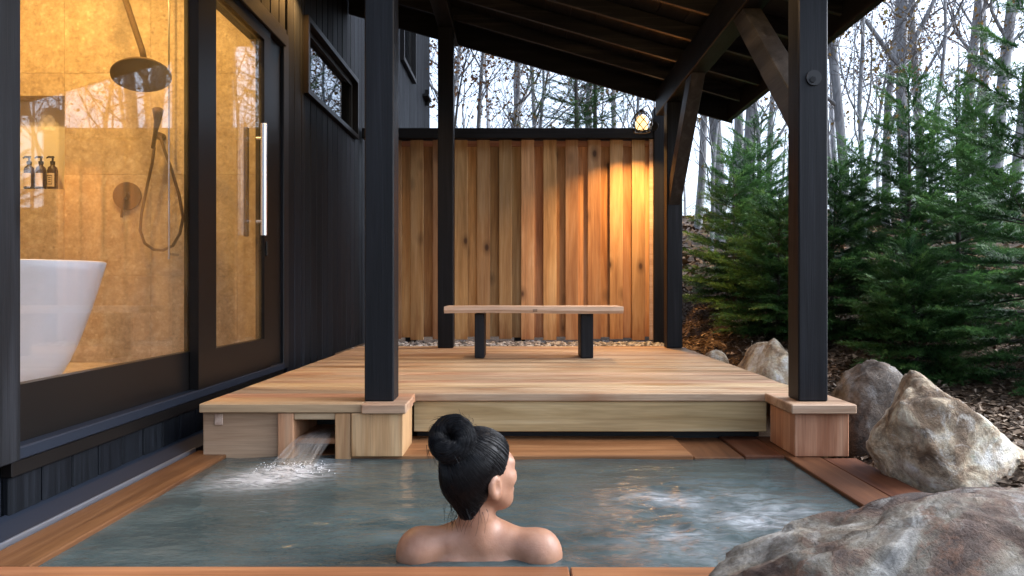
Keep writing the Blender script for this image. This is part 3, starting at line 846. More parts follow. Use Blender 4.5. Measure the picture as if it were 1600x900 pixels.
# left side, front, right side, back
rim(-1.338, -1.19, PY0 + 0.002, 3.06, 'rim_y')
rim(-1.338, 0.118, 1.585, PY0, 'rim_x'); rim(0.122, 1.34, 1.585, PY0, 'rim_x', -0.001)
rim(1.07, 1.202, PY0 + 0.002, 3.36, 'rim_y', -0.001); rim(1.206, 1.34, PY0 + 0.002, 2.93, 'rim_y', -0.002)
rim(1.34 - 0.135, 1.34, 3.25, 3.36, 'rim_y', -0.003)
rim(-1.188, -0.70, 3.035, 3.36, 'rim_x', -0.012)
rim(-0.69, 0.700, PY1, 3.36, 'rim_x', 0.0); rim(0.704, 0.905, PY1, 3.36, 'rim_y', -0.008); rim(0.909, 1.068, PY1, 3.36, 'rim_y', -0.001)
inn = MB()
inn.box(PX0 - 0.05, PX0 - 0.002, PY0, 3.3, -1.3, RIM_Z - 0.037); inn.box(PX1 + 0.002, PX1 + 0.05, PY0, 3.3, -1.3, RIM_Z - 0.037)
inn.box(PX0 - 0.05, PX1 + 0.05, PY0 - 0.05, PY0 - 0.002, -1.3, RIM_Z - 0.037); inn.box(PX0 - 0.05, PX1 + 0.05, 3.302, 3.35, -1.3, RIM_Z - 0.037)
inn.build('basin_wall', M['rim_x'], bath, (0, 2.4, -1.3))
MB().box(PX0 - 0.05, PX1 + 0.05, PY0 - 0.05, 3.35, -1.34, -1.302).build('basin_floor', M['rim_x'], bath, (0, 2.4, -1.3))

# water surface, real waves
wx = np.linspace(PX0 - 0.03, PX1 + 0.03, 300); wy = np.linspace(PY0 - 0.03, 3.24, 200)
WXX, WYY = np.meshgrid(wx, wy, indexing='ij')
H = np.zeros_like(WXX); FO = np.zeros_like(WXX)
rough_c = (0.62, 2.25)
for i in range(WXX.shape[0]):
    for j in range(WXX.shape[1]):
        x, yv = WXX[i, j], WYY[i, j]
        a = mnoise.noise((x * 3.2, yv * 5.5, 0.3)) * 0.0085
        a += mnoise.noise((x * 8.5 + 4, yv * 15, 1.7)) * 0.0048
        b2 = mnoise.noise((x * 19 + 9, yv * 34, 2.9)) * 0.0018
        q = math.exp(-(((x - 0.62) / 0.30) ** 4 + ((yv - 2.15) / 0.42) ** 4))
        q2 = math.exp(-(((x + 0.93) / 0.28) ** 2 + ((yv - 2.75) / 0.22) ** 2))
        q3 = math.exp(-(((x + 0.11) / 0.42) ** 2 + ((yv - 1.95) / 0.30) ** 2))
        calm = 0.55
        b3 = mnoise.noise((x * 13 + 2, yv * 21, 5.1)) * 0.0085 + mnoise.noise((x * 27, yv * 40, 7.1)) * 0.0030
        H[i, j] = b3 * (q + 0.25 * q3 + 0.12) + a * (calm + 0.9 * q + 1.0 * q2 + 0.5 * q3) + b2 * (calm + 1.5 * q + 2.0 * q2 + 0.7 * q3)
        # foam mask: froth where the spout lands, drifting to the left front
        u = (x + 0.90) / 0.17; vv = (yv - 2.66) / 0.14
        u2 = u + 0.35 * vv * -1
        FO[i, j] = min(1.0, 0.85 * math.exp(-(u2 * u2 + vv * vv)) + 0.9 * math.exp(-(((x + 0.84) / 0.11) ** 2 + ((yv - 2.84) / 0.12) ** 2)) + 0.44 * q * (0.50 + 1.0 * mnoise.noise((x * 5, yv * 8, 4.2))) + 0.16 * q3 * max(0, mnoise.noise((x * 6, yv * 10, 8.2))))  # the right-hand patch paints the sky's reflection on the ripples as pale colour
        FO[i, j] = max(0.0, FO[i, j])
        fz = math.exp(-(((x + 0.87) / 0.13) ** 2 + ((yv - 2.77) / 0.10) ** 2))
        H[i, j] += fz * (0.006 + 0.010 * abs(mnoise.noise((x * 34, yv * 40, 3.3))) + 0.006 * mnoise.noise((x * 80, yv * 90, 1.3)))
edge = np.minimum(np.minimum(WXX - PX0, PX1 - WXX), WYY - PY0)
H *= np.clip(edge / 0.05, 0.15, 1)
nxw, nyw = WXX.shape
idx = np.arange(nxw * nyw).reshape(nxw, nyw)
quads = np.stack([idx[:-1, :-1], idx[1:, :-1], idx[1:, 1:], idx[:-1, 1:]], -1).reshape(-1, 4)
wm = mesh_np('water', np.stack([WXX, WYY, H], -1).reshape(-1, 3), quads, True)
at = wm.attributes.new('foam_and_sky_glint', 'FLOAT', 'POINT'); at.data.foreach_set('value', FO.ravel().astype(np.float32))
wo_ = obj('water', wm, M['water'], None, (0, 0, WATER_Z)); kind(wo_, 'structure')


# the poured stream: a sheet that leaves the spout floor and drops, splaying to the left
def stream(name, off, wid, lift):
    V = []; Fq = []; uv = []
    nu, nv = 22, 22
    for i in range(nv):
        t = i / (nv - 1)
        for jx in range(nu):
            s = jx / (nu - 1) - 0.5
            wdt = wid * (0.55 + 0.62 * t)
            cx = -0.815 - 0.055 * t * t + off
            yy = 3.16 - 0.34 * t
            drop = max(0, t - 0.45) / 0.55
            zz = -0.604 + lift - 0.084 * drop ** 1.6
            zz += 0.010 * mnoise.noise((s * 9, t * 2.2, off * 30)) * (0.4 + t) - 0.012 * (2 * s) ** 2 * (1 - t)
            V.append((cx + s * wdt, yy + 0.03 * mnoise.noise((s * 5, t, 3)) * t, zz)); uv.append((s + 0.5, t))
    for i in range(nv - 1):
        for jx in range(nu - 1):
            a = i * nu + jx; Fq.append((a, a + 1, a + nu + 1, a + nu))
    me = mesh_np(name, V, np.array(Fq), True)
    ul = me.uv_layers.new(name='UVMap')
    for lp in me.loops: ul.data[lp.index].uv = uv[lp.vertex_index]
    return me


st = obj('water_stream', stream('water_stream', 0.0, 0.135, 0.012), M['fall'], None, (0, 0, 0))
tag(st, 'blurred white stream of hot water pouring from the spout', 'stream')
obj('inner_sheet', stream('inner_sheet', 0.012, 0.13, 0.002), M['fall'], st, (0, 0, 0))

dp = bmesh.new()
for i in range(300):
    a = rng.gauss(0, 1); b = rng.gauss(0, 1)
    px_, py_ = -0.868 + a * 0.062, 2.805 + b * 0.045 - abs(a) * 0.02
    rr = rng.uniform(0.0009, 0.0022) * (1.4 if rng.random() < 0.12 else 1)
    pz_ = WATER_Z + 0.003 + abs(rng.gauss(0, 0.007))
    bmesh.ops.create_icosphere(dp, subdivisions=1, radius=rr, matrix=Matrix.Translation((px_, py_, pz_)))
me = bpy.data.meshes.new('splash_droplets'); dp.to_mesh(me); dp.free()
me.polygons.foreach_set('use_smooth', np.ones(len(me.polygons), dtype=bool))
sdp = obj('splash_droplets', me, M['froth'], st, (0, 0, 0)); sdp['kind'] = 'stuff'

# ================================================================== PAVILION
pav = empty('timber_pavilion', (0.3, 4.3, DECK_Z), 'charcoal timber pavilion with lean-to roof on four posts', 'pavilion')
SL = 0.285
def raf_z(x): return 1.645 - SL * (x - 1.137)       # underside of the rafters
FPX = ((-0.633, -0.513), (1.137, 1.257))
BEAM_Z = (2.02, 1.442)
for (x0, x1), bz in zip(FPX, BEAM_Z):
    for (y0, y1) in ((3.0, 3.12), (5.68, 5.80)):
        base = DECK_Z + 0.0015 if y0 < 4 else DECK_Z + 0.001
        p = dark('post', x0, x1, y0, y1, base, bz - 0.001, parent=pav, bev=0.005)
        if y0 < 4 and x0 > 1:
            # plugged bolt hole in the outer face of the front right post
            cx, cz = P(1271, 122, 3.0).x, P(1271, 122, 3.0).z
            MB().tube([(cx, 2.9985, cz), (cx, 2.992, cz)], 0.031, 24).build('bolt_recess', M['black'], p, (cx, 2.995, cz))
            MB().tube([(cx - 0.006, 2.9915, cz - 0.008), (cx - 0.006, 2.988, cz - 0.008)], 0.013, 6).build('bolt', M['frame'], p, (cx, 2.995, cz))
    hgt = raf_z((x0 + x1) / 2) - bz
    zt = raf_z(x1) - 0.001
    bm_ = MB(); bm_.prism([(x0, bz), (x1, bz), (x1, raf_z(x1) - 0.002), (x0, raf_z(x0) - 0.002)], 1, 2.68, 6.165)
    bm_.build('beam', M['dark_y'], pav, ((x0 + x1) / 2, 4.3, bz), bev=0.004)


def brace(p0, p1, x0, x1, dep):
    """p0/p1 = (y, z) of the underside line; dep grows up and away"""
    a = Vector((0, p0[0], p0[1])); b = Vector((0, p1[0], p1[1])); t = (b - a).normalized()
    nrm = Vector((0, -t.z, t.y))
    if nrm.z < 0: nrm = -nrm
    a2, b2 = a + nrm * dep, b + nrm * dep
    return [(a.y, a.z), (b.y, b.z), (b2.y, b2.z), (a2.y, a2.z)], x0, x1


def brace_build(poly, x0, x1):
    c = ((x0 + x1) / 2, sum(p[0] for p in poly) / 4, sum(p[1] for p in poly) / 4)
    MB().prism(poly, 0, x0, x1).build('knee_brace', M['brace'], pav, c, bev=0.003)


M['brace'] = wood('weathered_dark_brace', (0.012, 0.0115, 0.012), (0.026, 0.025, 0.026), (0.055, 0.053, 0.054), 1, 0.5, 0.15, 0.1, 0.01, 0.4, 18, spec=0.4, knot_col=(0.006, 0.005, 0.005))
brace_build([(3.121, 0.655), (3.97, 1.441), (3.79, 1.441), (3.121, 0.825)], 1.150, 1.244)
brace_build([(5.679, 0.640), (4.92, 1.441), (5.09, 1.441), (5.679, 0.815)], 1.150, 1.244)
brace_build([(3.121, 1.25), (3.97, 2.019), (3.79, 2.019), (3.121, 1.42)], -0.620, -0.526)
# roof
EX = 1.768
RY0, RY1 = 2.62, 6.20
rf = MB()
def roof_slab(x0, x1, off0, off1, y0, y1):
    return MB().prism([(x0, raf_z(x0) + off0), (x1, raf_z(x1) + off0), (x1, raf_z(x1) + off1), (x0, raf_z(x0) + off1)], 1, y0, y1)
X_L = WX + 0.004
roof = roof_slab(X_L, EX + 0.02, 0.115, 0.15, RY0 - 0.03, RY1 + 0.03).build('roof', M['roofing'], pav, (0.2, 4.3, 1.95))
yy = 5.81
ri = 0
M['rafter'] = wood('dark_rafter', DK_LO, DK_MID, (0.045, 0.042, 0.04), 0, 0.4, 0.1, 0.15, 0.01, 0.25, 26, spec=0.5)
while yy > RY0 + 0.1:
    roof_slab(X_L, EX - 0.03, 0.0, 0.1, yy - 0.016, yy + 0.016).build('rafter', M['rafter'], roof, (0.2, yy, 1.9), bev=0.002)
    yy -= 0.4575
# boarding above the rafters, in planks running front to back
xb = X_L
while xb < EX:
    xe = min(xb + 0.18, EX)
    roof_slab(xb + 0.002, xe - 0.002, 0.102, 0.114, RY0, RY1).build('roof_board', M['dark_y'], roof, ((xb + xe) / 2, 4.3, raf_z(xb)))
    xb = xe
roof_slab(X_L, EX + 0.02, -0.075, 0.112, RY1 - 0.03, RY1 + 0.002).build('barge_board', M['dark_x'], roof, (0.2, RY1, 1.9), bev=0.002)
roof_slab(X_L, EX + 0.02, -0.075, 0.112, RY0 - 0.002, RY0 + 0.03).build('barge_board', M['dark_x'], roof, (0.2, RY0, 1.9), bev=0.002)
roof_slab(EX - 0.028, EX + 0.004, -0.07, 0.112, RY0 + 0.031, RY1 - 0.031).build('eave_board', M['dark_y'], roof, (EX, 4.3, 1.5), bev=0.002)

# ================================================================== FENCE
FY = 6.66
fence = empty('cedar_fence', (-0.1, FY, -0.5), 'tall cedar board fence with dark cap rail behind the bench', 'fence')
FZ0, FZ1 = -0.468, 1.345
pitch = 0.2005
x = WX + 0.05
k = 0
while x < 1.19:
    # boards behind (recessed), then boards in front
    xb0 = x + 0.095
    if xb0 + 0.125 < 1.25:
        box('fence_board', xb0, xb0 + 0.127, FY + 0.037, FY + 0.055, FZ0 + 0.02 + rng.uniform(-0.006, 0.006), FZ1 - 0.004, M['fence_dk' if k % 3 else 'fence'], fence, 0.002)
    wd = 0.116 + rng.uniform(-0.004, 0.004)
    x1 = min(x + wd, 1.205)
    box('fence_board', x, x1, FY, FY + 0.018, FZ0 + rng.uniform(-0.008, 0.008), FZ1 - 0.004, M['fence'], fence, 0.002)
    x += pitch; k += 1
for zz in (0.42, -0.40):
    box('fence_rail', WX + 0.04, 1.205, FY + 0.0555, FY + 0.09, zz, zz + 0.05, M['deck_lamp_warm'], fence, 0.002)
for zz in (1.285,):
    box('fence_rail', WX + 0.04, 1.205, FY + 0.0185, FY + 0.0365, zz, zz + 0.05, M['deck_lamp_warm'], fence, 0.002)
box('cap_rail', WX + 0.02, 1.205, FY - 0.045, FY + 0.10, 1.346, 1.44, M['dark_x'], fence, 0.004)
dark('fence_post', 1.2065, 1.315, FY - 0.05, FY + 0.06, -0.60, 1.62, parent=fence)
box('edge_batten', 1.17, 1.2055, FY - 0.02, FY - 0.001, FZ0, FZ1 - 0.002, M['bench'], fence, 0.002)
for xx in (-1.0, 0.0):
    dark('fence_post', xx - 0.05, xx + 0.05, FY + 0.091, FY + 0.18, -0.60, 1.345, parent=fence)


# ================================================================== LANTERNS
M['globe'] = plain('lit_lantern_glass', (0.9, 0.8, 0.6), 0.4, emit=(1.0, 0.56, 0.20), es=55.0)


def lantern(c, wall_pt, label, strength=None, down=0.0):
    """caged globe hanging from a curved arm; c = centre of the globe, wall_pt = where the arm is fixed"""
    c = Vector(c); wp = Vector(wall_pt)
    o = empty('wall_lantern', c - Vector((0, 0, 0.09)), label, 'lantern', 'caged wall lanterns')
    gm = M['globe']
    if strength:
        gm = plain('lit_lantern_glass_2', (0.9, 0.8, 0.6), 0.4, emit=(1.0, 0.60, 0.24), es=strength)
    MB().lathe([(0.006, 0.062), (0.03, 0.055), (0.046, 0.035), (0.053, 0.0), (0.052, -0.04), (0.044, -0.062), (0.02, -0.066)], 24, 1, 1, c).build('globe', gm, o, c, smooth=True)
    cage = MB()
    def prof_r(t):  # t 0 top .. 1 bottom
        z = 0.085 - 0.165 * t
        r = 0.088 * math.sin(math.pi * min(1, 0.12 + 0.62 * t)) ** 0.8
        return r, z
    for sgn in (1, -1):
        for k in range(8):
            pts = []
            for i in range(13):
                t = i / 12; r, z = prof_r(t); a = 2 * math.pi * k / 8 + sgn * t * 1.6
                pts.append(c + Vector((r * math.cos(a), r * math.sin(a), z)))
            cage.tube(pts, 0.0038, 5)
    for t in (0.02, 1.0):
        r, z = prof_r(t)
        cage.tube([c + Vector((r * math.cos(a), r * math.sin(a), z)) for a in [2 * math.pi * i / 24 for i in range(25)]], 0.0045, 6)
    cage.build('cage', M['blackmetal'], o, c)
    if down:
        ld = bpy.data.lights.new('lantern_lamp', 'AREA'); ld.shape = 'DISK'; ld.size = 0.10; ld.energy = down; ld.color = (1.0, 0.52, 0.16); ld.spread = R(132)
        link(bpy.data.objects.new('lantern_lamp', ld), o, c - Vector((0, 0, 0.072)))
    MB().lathe([(0.03, 0.084), (0.022, 0.105), (0.012, 0.112)], 16, 1, 1, c).build('cap', M['blackmetal'], o, c)
    arm = []
    hx = wp - c; top = 0.20
    for i in range(15):
        t = i / 14
        q = c + Vector((hx.x * t, hx.y * t, 0.112 + (top - 0.112) * math.sin(math.pi * min(1, t * 0.62 + 0.0)) * 1.0 + (wp.z - c.z - 0.15) * max(0, t - 0.5) * 2))
        arm.append(q)
    arm[-1] = wp
    MB().tube(arm, 0.006, 8).build('arm', M['blackmetal'], o, c, smooth=True)
    n = Vector((hx.x, hx.y, 0)); n.normalize()
    MB().tube([wp, wp - n * 0.012], 0.042, 20).build('back_plate', M['blackmetal'], o, c)
    return o


lantern(P(1003, 191, 6.25), (1.2045, 6.60, 1.45), 'lit caged lantern at the right end of the fence', 0.75, 8.0)
lantern((0.80, 3.06, 1.37), (1.136, 3.06, 1.40), 'lit caged lantern under the roof beside the front right post', 36.0)
lantern((-1.30, 4.70, 2.00), (WX + 0.001, 4.70, 1.97), 'lit caged lantern on the house wall above the narrow window', 5.0, 4.0)

# ================================================================== BENCH
bench = empty('bench', (0.1, 4.95, DECK_Z), 'low plank bench with two dark legs in front of the fence', 'bench')
sb = MB()
pts_top = []
for i in range(15):
    t = i / 14; X = -0.492 + 1.168 * t
    pts_top.append((X, 4.78 + 0.006 * math.sin(t * 9), 5.12 + 0.006 * math.cos(t * 7), 0.003 * math.sin(t * 6)))
b0 = 0
for (X, ya, yb, dz) in pts_top:
    sb.v += [(X, ya + 0.012, -0.165 + dz), (X, ya, -0.145 + dz), (X, ya + 0.006, -0.121 + dz * 0.3), (X, yb, -0.121), (X, yb, -0.165)]
for i in range(14):
    for k in range(5):
        a = i * 5 + k; b = i * 5 + (k + 1) % 5
        sb.f.append((a, b, b + 5, a + 5))
sb.f.append((4, 3, 2, 1, 0)); sb.f.append(tuple(14 * 5 + k for k in range(5)))
seat = sb.build('seat', M['bench'], bench, (0.1, 4.95, -0.14))
box('butterfly_key', 0.085, 0.115, 4.775, 4.7825, -0.152, -0.138, M['dark_x'], seat, 0.001)
for (x0, x1) in ((-0.297, -0.232), (0.402, 0.486)):
    dark('leg', x0, x1, 4.85, 5.08, DECK_Z + 0.0015, -0.166, parent=bench, bev=0.005)

# ================================================================== BOULDERS
def boulder(name, c, rad, seed, mat, label, cuts=6, rough=0.16, rot=(0, 0, 0), sub=5, lean=(0, 0), flat_cuts=None, fr=1.0):
    bm = bmesh.new(); bmesh.ops.create_icosphere(bm, subdivisions=sub, radius=1.0)
    rg = random.Random(seed)
    planes = []
    for _ in range(cuts):
        n_ = Vector((rg.gauss(0, 1), rg.gauss(0, 1), rg.gauss(0, 0.8))).normalized(); planes.append((n_, rg.uniform(0.72, 0.93)))
    for pl in (flat_cuts or []): planes.append((Vector(pl[0]).normalized(), pl[1]))
    rm = Matrix.Rotation(rot[2], 3, 'Z') @ Matrix.Rotation(rot[1], 3, 'Y') @ Matrix.Rotation(rot[0], 3, 'X')
    so = Vector((seed * 3.1, seed * 1.7, seed * 0.9))
    for v in bm.verts:
        p = v.co.copy()
        for n_, d_ in planes:
            e = p.dot(n_) - d_
            if e > 0: p -= n_ * e * 0.88
        dd = p.normalized()
        a = mnoise.fractal(dd * 1.3 * fr + so, 1.0, 2.1, 4) * rough
        a += mnoise.fractal(dd * 5.0 * fr + so, 0.9, 2.1, 4) * rough * 0.22
        rdg = 1 - abs(mnoise.noise(dd * 2.6 * fr + so * 2)); a -= max(0, rdg - 0.86) * rough * 1.4
        p = p * (1 + a)
        q = Vector((p.x * rad[0], p.y * rad[1], p.z * rad[2]))
        q.x += lean[0] * q.z; q.y += lean[1] * q.z
        v.co = rm @ q
    for f in bm.faces: f.smooth = True
    me = bpy.data.meshes.new(name); bm.to_mesh(me); bm.free()
    o = obj(name, me, mat, None, c)
    return tag(o, label, 'boulder', 'boulders beside the bath')


boulder('boulder', (0.97, 1.42, -0.755), (0.71, 0.30, 0.37), 4, M['rock_a'], 'huge rusty grey boulder in the foreground at the bath corner', 7, 0.10, (0, R(4), 0), 6,
        flat_cuts=[((-0.75, 0, 0.65), 0.80), ((0.05, -0.1, 1), 0.88), ((-0.3, -0.8, 0.6), 0.72), ((0.5, -0.7, 0.5), 0.70)], fr=1.4)
boulder('boulder', (1.555, 2.64, -0.615), (0.265, 0.22, 0.305), 9, M['rock_b'], 'tall pale cream boulder leaning beside the right rim of the bath', 4, 0.12, (0, 0, 0), 5, lean=(-0.48, 0),
        flat_cuts=[((1, -0.2, 0.9), 0.72), ((-1, -0.3, 0.25), 0.80), ((-0.3, -0.5, 1), 0.86)])
boulder('boulder', (1.575, 3.32, -0.62), (0.185, 0.20, 0.285), 13, M['rock_c'], 'brown grey boulder with a rounded top behind the front right post', 4, 0.15, sub=5)
boulder('boulder', (1.52, 4.45, -0.60), (0.255, 0.23, 0.31), 21, M['rock_b'], 'pale peaked boulder beside the right edge of the deck', 5, 0.10, sub=5, flat_cuts=[((1, -0.2, 0.9), 0.68), ((-1, -0.2, 0.8), 0.70)])
boulder('boulder', (1.375, 5.15, -0.52), (0.085, 0.08, 0.085), 31, M['rock_b'], 'small pale stone at the back right edge of the deck', 4, 0.12, sub=4)
boulder('boulder', (1.86, 2.58, -0.70), (0.14, 0.12, 0.09), 37, M['rock_b'], 'small low white stone at the far right beyond the tall boulder', 4, 0.12, sub=4)
boulder('boulder', (1.80, 3.02, -0.72), (0.16, 0.12, 0.12), 41, M['rock_c'], 'dark low stone between the tall boulder and the bark mulch', 4, 0.12, sub=4)


# ================================================================== PERSON
def surface_nets(Fv, org, h):
    """smooth surface of Fv < 0 on a regular grid"""
    S = Fv < 0
    nx, ny, nz = Fv.shape
    acc = np.zeros((nx - 1, ny - 1, nz - 1, 3)); cnt = np.zeros((nx - 1, ny - 1, nz - 1))
    for axis in range(3):
        o1, o2 = [a for a in range(3) if a != axis]
        for b in (0, 1):
            for c_ in (0, 1):
                sl0 = [None] * 3; sl1 = [None] * 3
                sl0[axis] = slice(0, -1); sl1[axis] = slice(1, None)
                for o_, q in ((o1, b), (o2, c_)):
                    sl0[o_] = sl1[o_] = slice(q, Fv.shape[o_] - 1 + q)
                f0 = Fv[tuple(sl0)]; f1 = Fv[tuple(sl1)]
                m = (f0 < 0) != (f1 < 0)
                t = np.where(m, f0 / np.where(m, f0 - f1, 1), 0)
                acc[..., axis] += np.where(m, t, 0); acc[..., o1] += np.where(m, b, 0); acc[..., o2] += np.where(m, c_, 0)
                cnt += m
    act = cnt > 0
    ids = -np.ones(act.shape, dtype=np.int64); ids[act] = np.arange(act.sum())
    ii = np.argwhere(act)
    V = (ii + acc[act] / cnt[act][:, None]) * h + np.asarray(org)
    Q = []
    for axis in range(3):
        o1, o2 = [(1, 2), (2, 0), (0, 1)][axis]
        sl0 = [slice(1, -1)] * 3; sl1 = [slice(1, -1)] * 3
        sl0[axis] = slice(0, -1); sl1[axis] = slice(1, None)
        a = S[tuple(sl0)]; b = S[tuple(sl1)]
        e = np.argwhere(a != b)
        if len(e) == 0: continue
        fl = a[tuple(e.T)]
        g = e.copy()
        for o_ in (o1, o2): g[:, o_] += 1
        def cell(d1, d2):
            q = g.copy(); q[:, o1] -= d1; q[:, o2] -= d2
            return ids[q[:, 0], q[:, 1], q[:, 2]]
        q4 = np.stack([cell(1, 1), cell(0, 1), cell(0, 0), cell(1, 0)], -1)
        q4[~fl] = q4[~fl][:, ::-1]
        Q.append(q4)
    Q = np.concatenate(Q); Q = Q[(Q >= 0).all(1)]
    return V, Q


def s_ell(p, c, r, B=None):
    q = p - np.asarray(c)
    if B is not None: q = q @ np.asarray(B)          # columns of B = local axes
    r = np.asarray(r); k0 = np.linalg.norm(q / r, axis=-1); k1 = np.linalg.norm(q / (r * r), axis=-1)
    return k0 * (k0 - 1) / np.maximum(k1, 1e-9)


def s_cap(p, a, b, ra, rb):
    a = np.asarray(a); b = np.asarray(b); ab = b - a
    t = np.clip(((p - a) @ ab) / (ab @ ab), 0, 1)
    return np.linalg.norm(p - a - t[..., None] * ab, axis=-1) - (ra + (rb - ra) * t)


def smin(a, b, k):
    h_ = np.clip(0.5 + 0.5 * (b - a) / k, 0, 1)
    return b + (a - b) * h_ - k * h_ * (1 - h_)


def ssub(a, b, k): return -smin(-a, b, k)


def grid(lo, hi, h):
    ax_ = [np.arange(lo[i], hi[i] + h, h) for i in range(3)]
    return np.stack(np.meshgrid(*ax_, indexing='ij'), -1)


YB = 1.885                                      # the body plane
HC = np.array([-0.100, YB + 0.005, -0.468])     # skull centre
YAW = R(53)
hf = np.array([math.sin(YAW), math.cos(YAW), 0.06]); hf /= np.linalg.norm(hf)
hsd = np.array([math.cos(YAW), -math.sin(YAW), 0.0])
hup = np.cross(hsd, hf); hup /= np.linalg.norm(hup)
HB = np.stack([hf, hsd, hup], -1)
HS = 0.97


def hp_(f, s, u): return HC + HS * (f * hf + s * hsd + u * hup)


def head_sdf(p):
    d = s_ell(p, hp_(-0.010, 0, 0.020), np.array([0.092, 0.074, 0.088]) * HS, HB)
    d = smin(d, s_ell(p, hp_(0.032, 0, -0.035), np.array([0.056, 0.058, 0.075]) * HS, HB), 0.035)
    d = smin(d, s_ell(p, hp_(0.058, 0, -0.084), np.array([0.026, 0.028, 0.020]) * HS, HB), 0.030)         # chin
    for s in (1, -1):
        d = smin(d, s_cap(p, hp_(0.0, 0.056 * s, -0.052), hp_(0.055, 0.022 * s, -0.086), 0.014, 0.014), 0.030)   # jaw line
        d = smin(d, s_ell(p, hp_(0.058, 0.038 * s, -0.022), np.array([0.022, 0.024, 0.020]) * HS, HB), 0.025)  # cheekbone
        d = smin(d, s_cap(p, hp_(0.080, 0.012 * s, 0.020), hp_(0.066, 0.050 * s, 0.018), 0.009, 0.008), 0.020)  # brow
        d = ssub(d, s_ell(p, hp_(0.088, 0.031 * s, 0.002), np.array([0.012, 0.016, 0.010]) * HS, HB), 0.014)  # eye socket
    d = smin(d, s_cap(p, hp_(0.084, 0, 0.010), hp_(0.106, 0, -0.030), 0.007, 0.010), 0.014)                # nose
    for s in (1, -1): d = smin(d, s_ell(p, hp_(0.096, 0.011 * s, -0.034), np.array([0.009, 0.007, 0.006]) * HS, HB), 0.008)
    d = smin(d, s_cap(p, hp_(0.087, -0.016, -0.061), hp_(0.087, 0.016, -0.061), 0.0062, 0.0062), 0.008)   # lips
    d = smin(d, s_cap(p, hp_(0.085, -0.014, -0.071), hp_(0.085, 0.014, -0.071), 0.0068, 0.0068), 0.008)
    # ears: a rim round a hollow
    for s in (1, -1):
        ce = hp_(-0.010, 0.078 * s, -0.030)
        ea = s_ell(p, ce, np.array([0.022, 0.011, 0.034]) * HS, HB)
        ea = ssub(ea, s_ell(p, hp_(-0.005, 0.089 * s, -0.026), np.array([0.012, 0.009, 0.020]) * HS, HB), 0.006)
        d = smin(d, ea, 0.007)
    return d


def body_sdf(p):
    nk = np.array([-0.106, YB + 0.012, -0.606])
    d = head_sdf(p)
    d = smin(d, s_cap(p, nk + [0, 0.0, -0.03], hp_(-0.026, 0, -0.05), 0.049, 0.044), 0.014)
    shl = np.array([-0.257, YB - 0.005, -0.668]); shr = np.array([0.051, YB - 0.005, -0.672])
    t = s_ell(p, (-0.105, YB + 0.040, -0.78), (0.150, 0.098, 0.185))
    t = smin(t, s_cap(p, (-0.105, YB + 0.04, -0.95), (-0.105, YB + 0.05, -1.15), 0.115, 0.135), 0.08)
    for sh, s in ((shl, -1), (shr, 1)):
        t = smin(t, s_cap(p, nk + [0.020 * s, 0.004, -0.038], sh + np.array([0.0, 0.002, 0.010]), 0.038, 0.037), 0.036)       # trapezius
        t = smin(t, s_ell(p, sh + np.array([0.0, 0, -0.004]), (0.050, 0.050, 0.054)), 0.035)                                  # deltoid
        t = smin(t, s_cap(p, sh + np.array([0.008 * s, 0.005, -0.02]), sh + np.array([0.030 * s, 0.05, -0.27]), 0.044, 0.034), 0.03)  # upper arm
        t = smin(t, s_cap(p, sh + np.array([0.030 * s, 0.05, -0.27]), sh + np.array([-0.06 * s, 0.25, -0.30]), 0.034, 0.024), 0.02)   # forearm
        hand = sh + np.array([-0.085 * s, 0.30, -0.30])
        t = smin(t, s_ell(p, hand, (0.040, 0.045, 0.015)), 0.02)
        for q in range(4):
            t = smin(t, s_cap(p, hand + np.array([(-0.027 + 0.018 * q), 0.03, 0]), hand + np.array([(-0.032 + 0.021 * q), 0.085 + 0.012 * math.sin(q), -0.012]), 0.009, 0.0075), 0.005)
        t = smin(t, s_cap(p, hand + np.array([-0.03 * s, -0.01, 0]), hand + np.array([-0.062 * s, 0.03, -0.004]), 0.011, 0.009), 0.008)
        t = smin(t, s_cap(p, sh * [0.42, 1, 1] + np.array([-0.062, -0.032, -0.055]), sh * [0.5, 1, 1] + np.array([-0.050, -0.028, -0.14]), 0.031, 0.027), 0.030)  # shoulder blade
        t = smin(t, s_cap(p, nk + [0.02 * s, 0.055, -0.045], sh + np.array([-0.01 * s, 0.03, 0.016]), 0.016, 0.018), 0.03)    # collar bone
        t = smin(t, s_cap(p, (-0.105 + 0.075 * s, YB + 0.06, -1.14), (-0.105 + 0.10 * s, YB + 0.45, -1.10), 0.085, 0.058), 0.06)   # thigh
        t = smin(t, s_cap(p, (-0.105 + 0.10 * s, YB + 0.45, -1.10), (-0.105 + 0.11 * s, YB + 0.52, -1.265), 0.054, 0.034), 0.03)  # shin
    t = ssub(t, s_cap(p, (-0.106, YB - 0.066, -0.655), (-0.105, YB - 0.072, -0.95), 0.012, 0.014), 0.028)   # spine furrow
    return smin(d, t, 0.024)


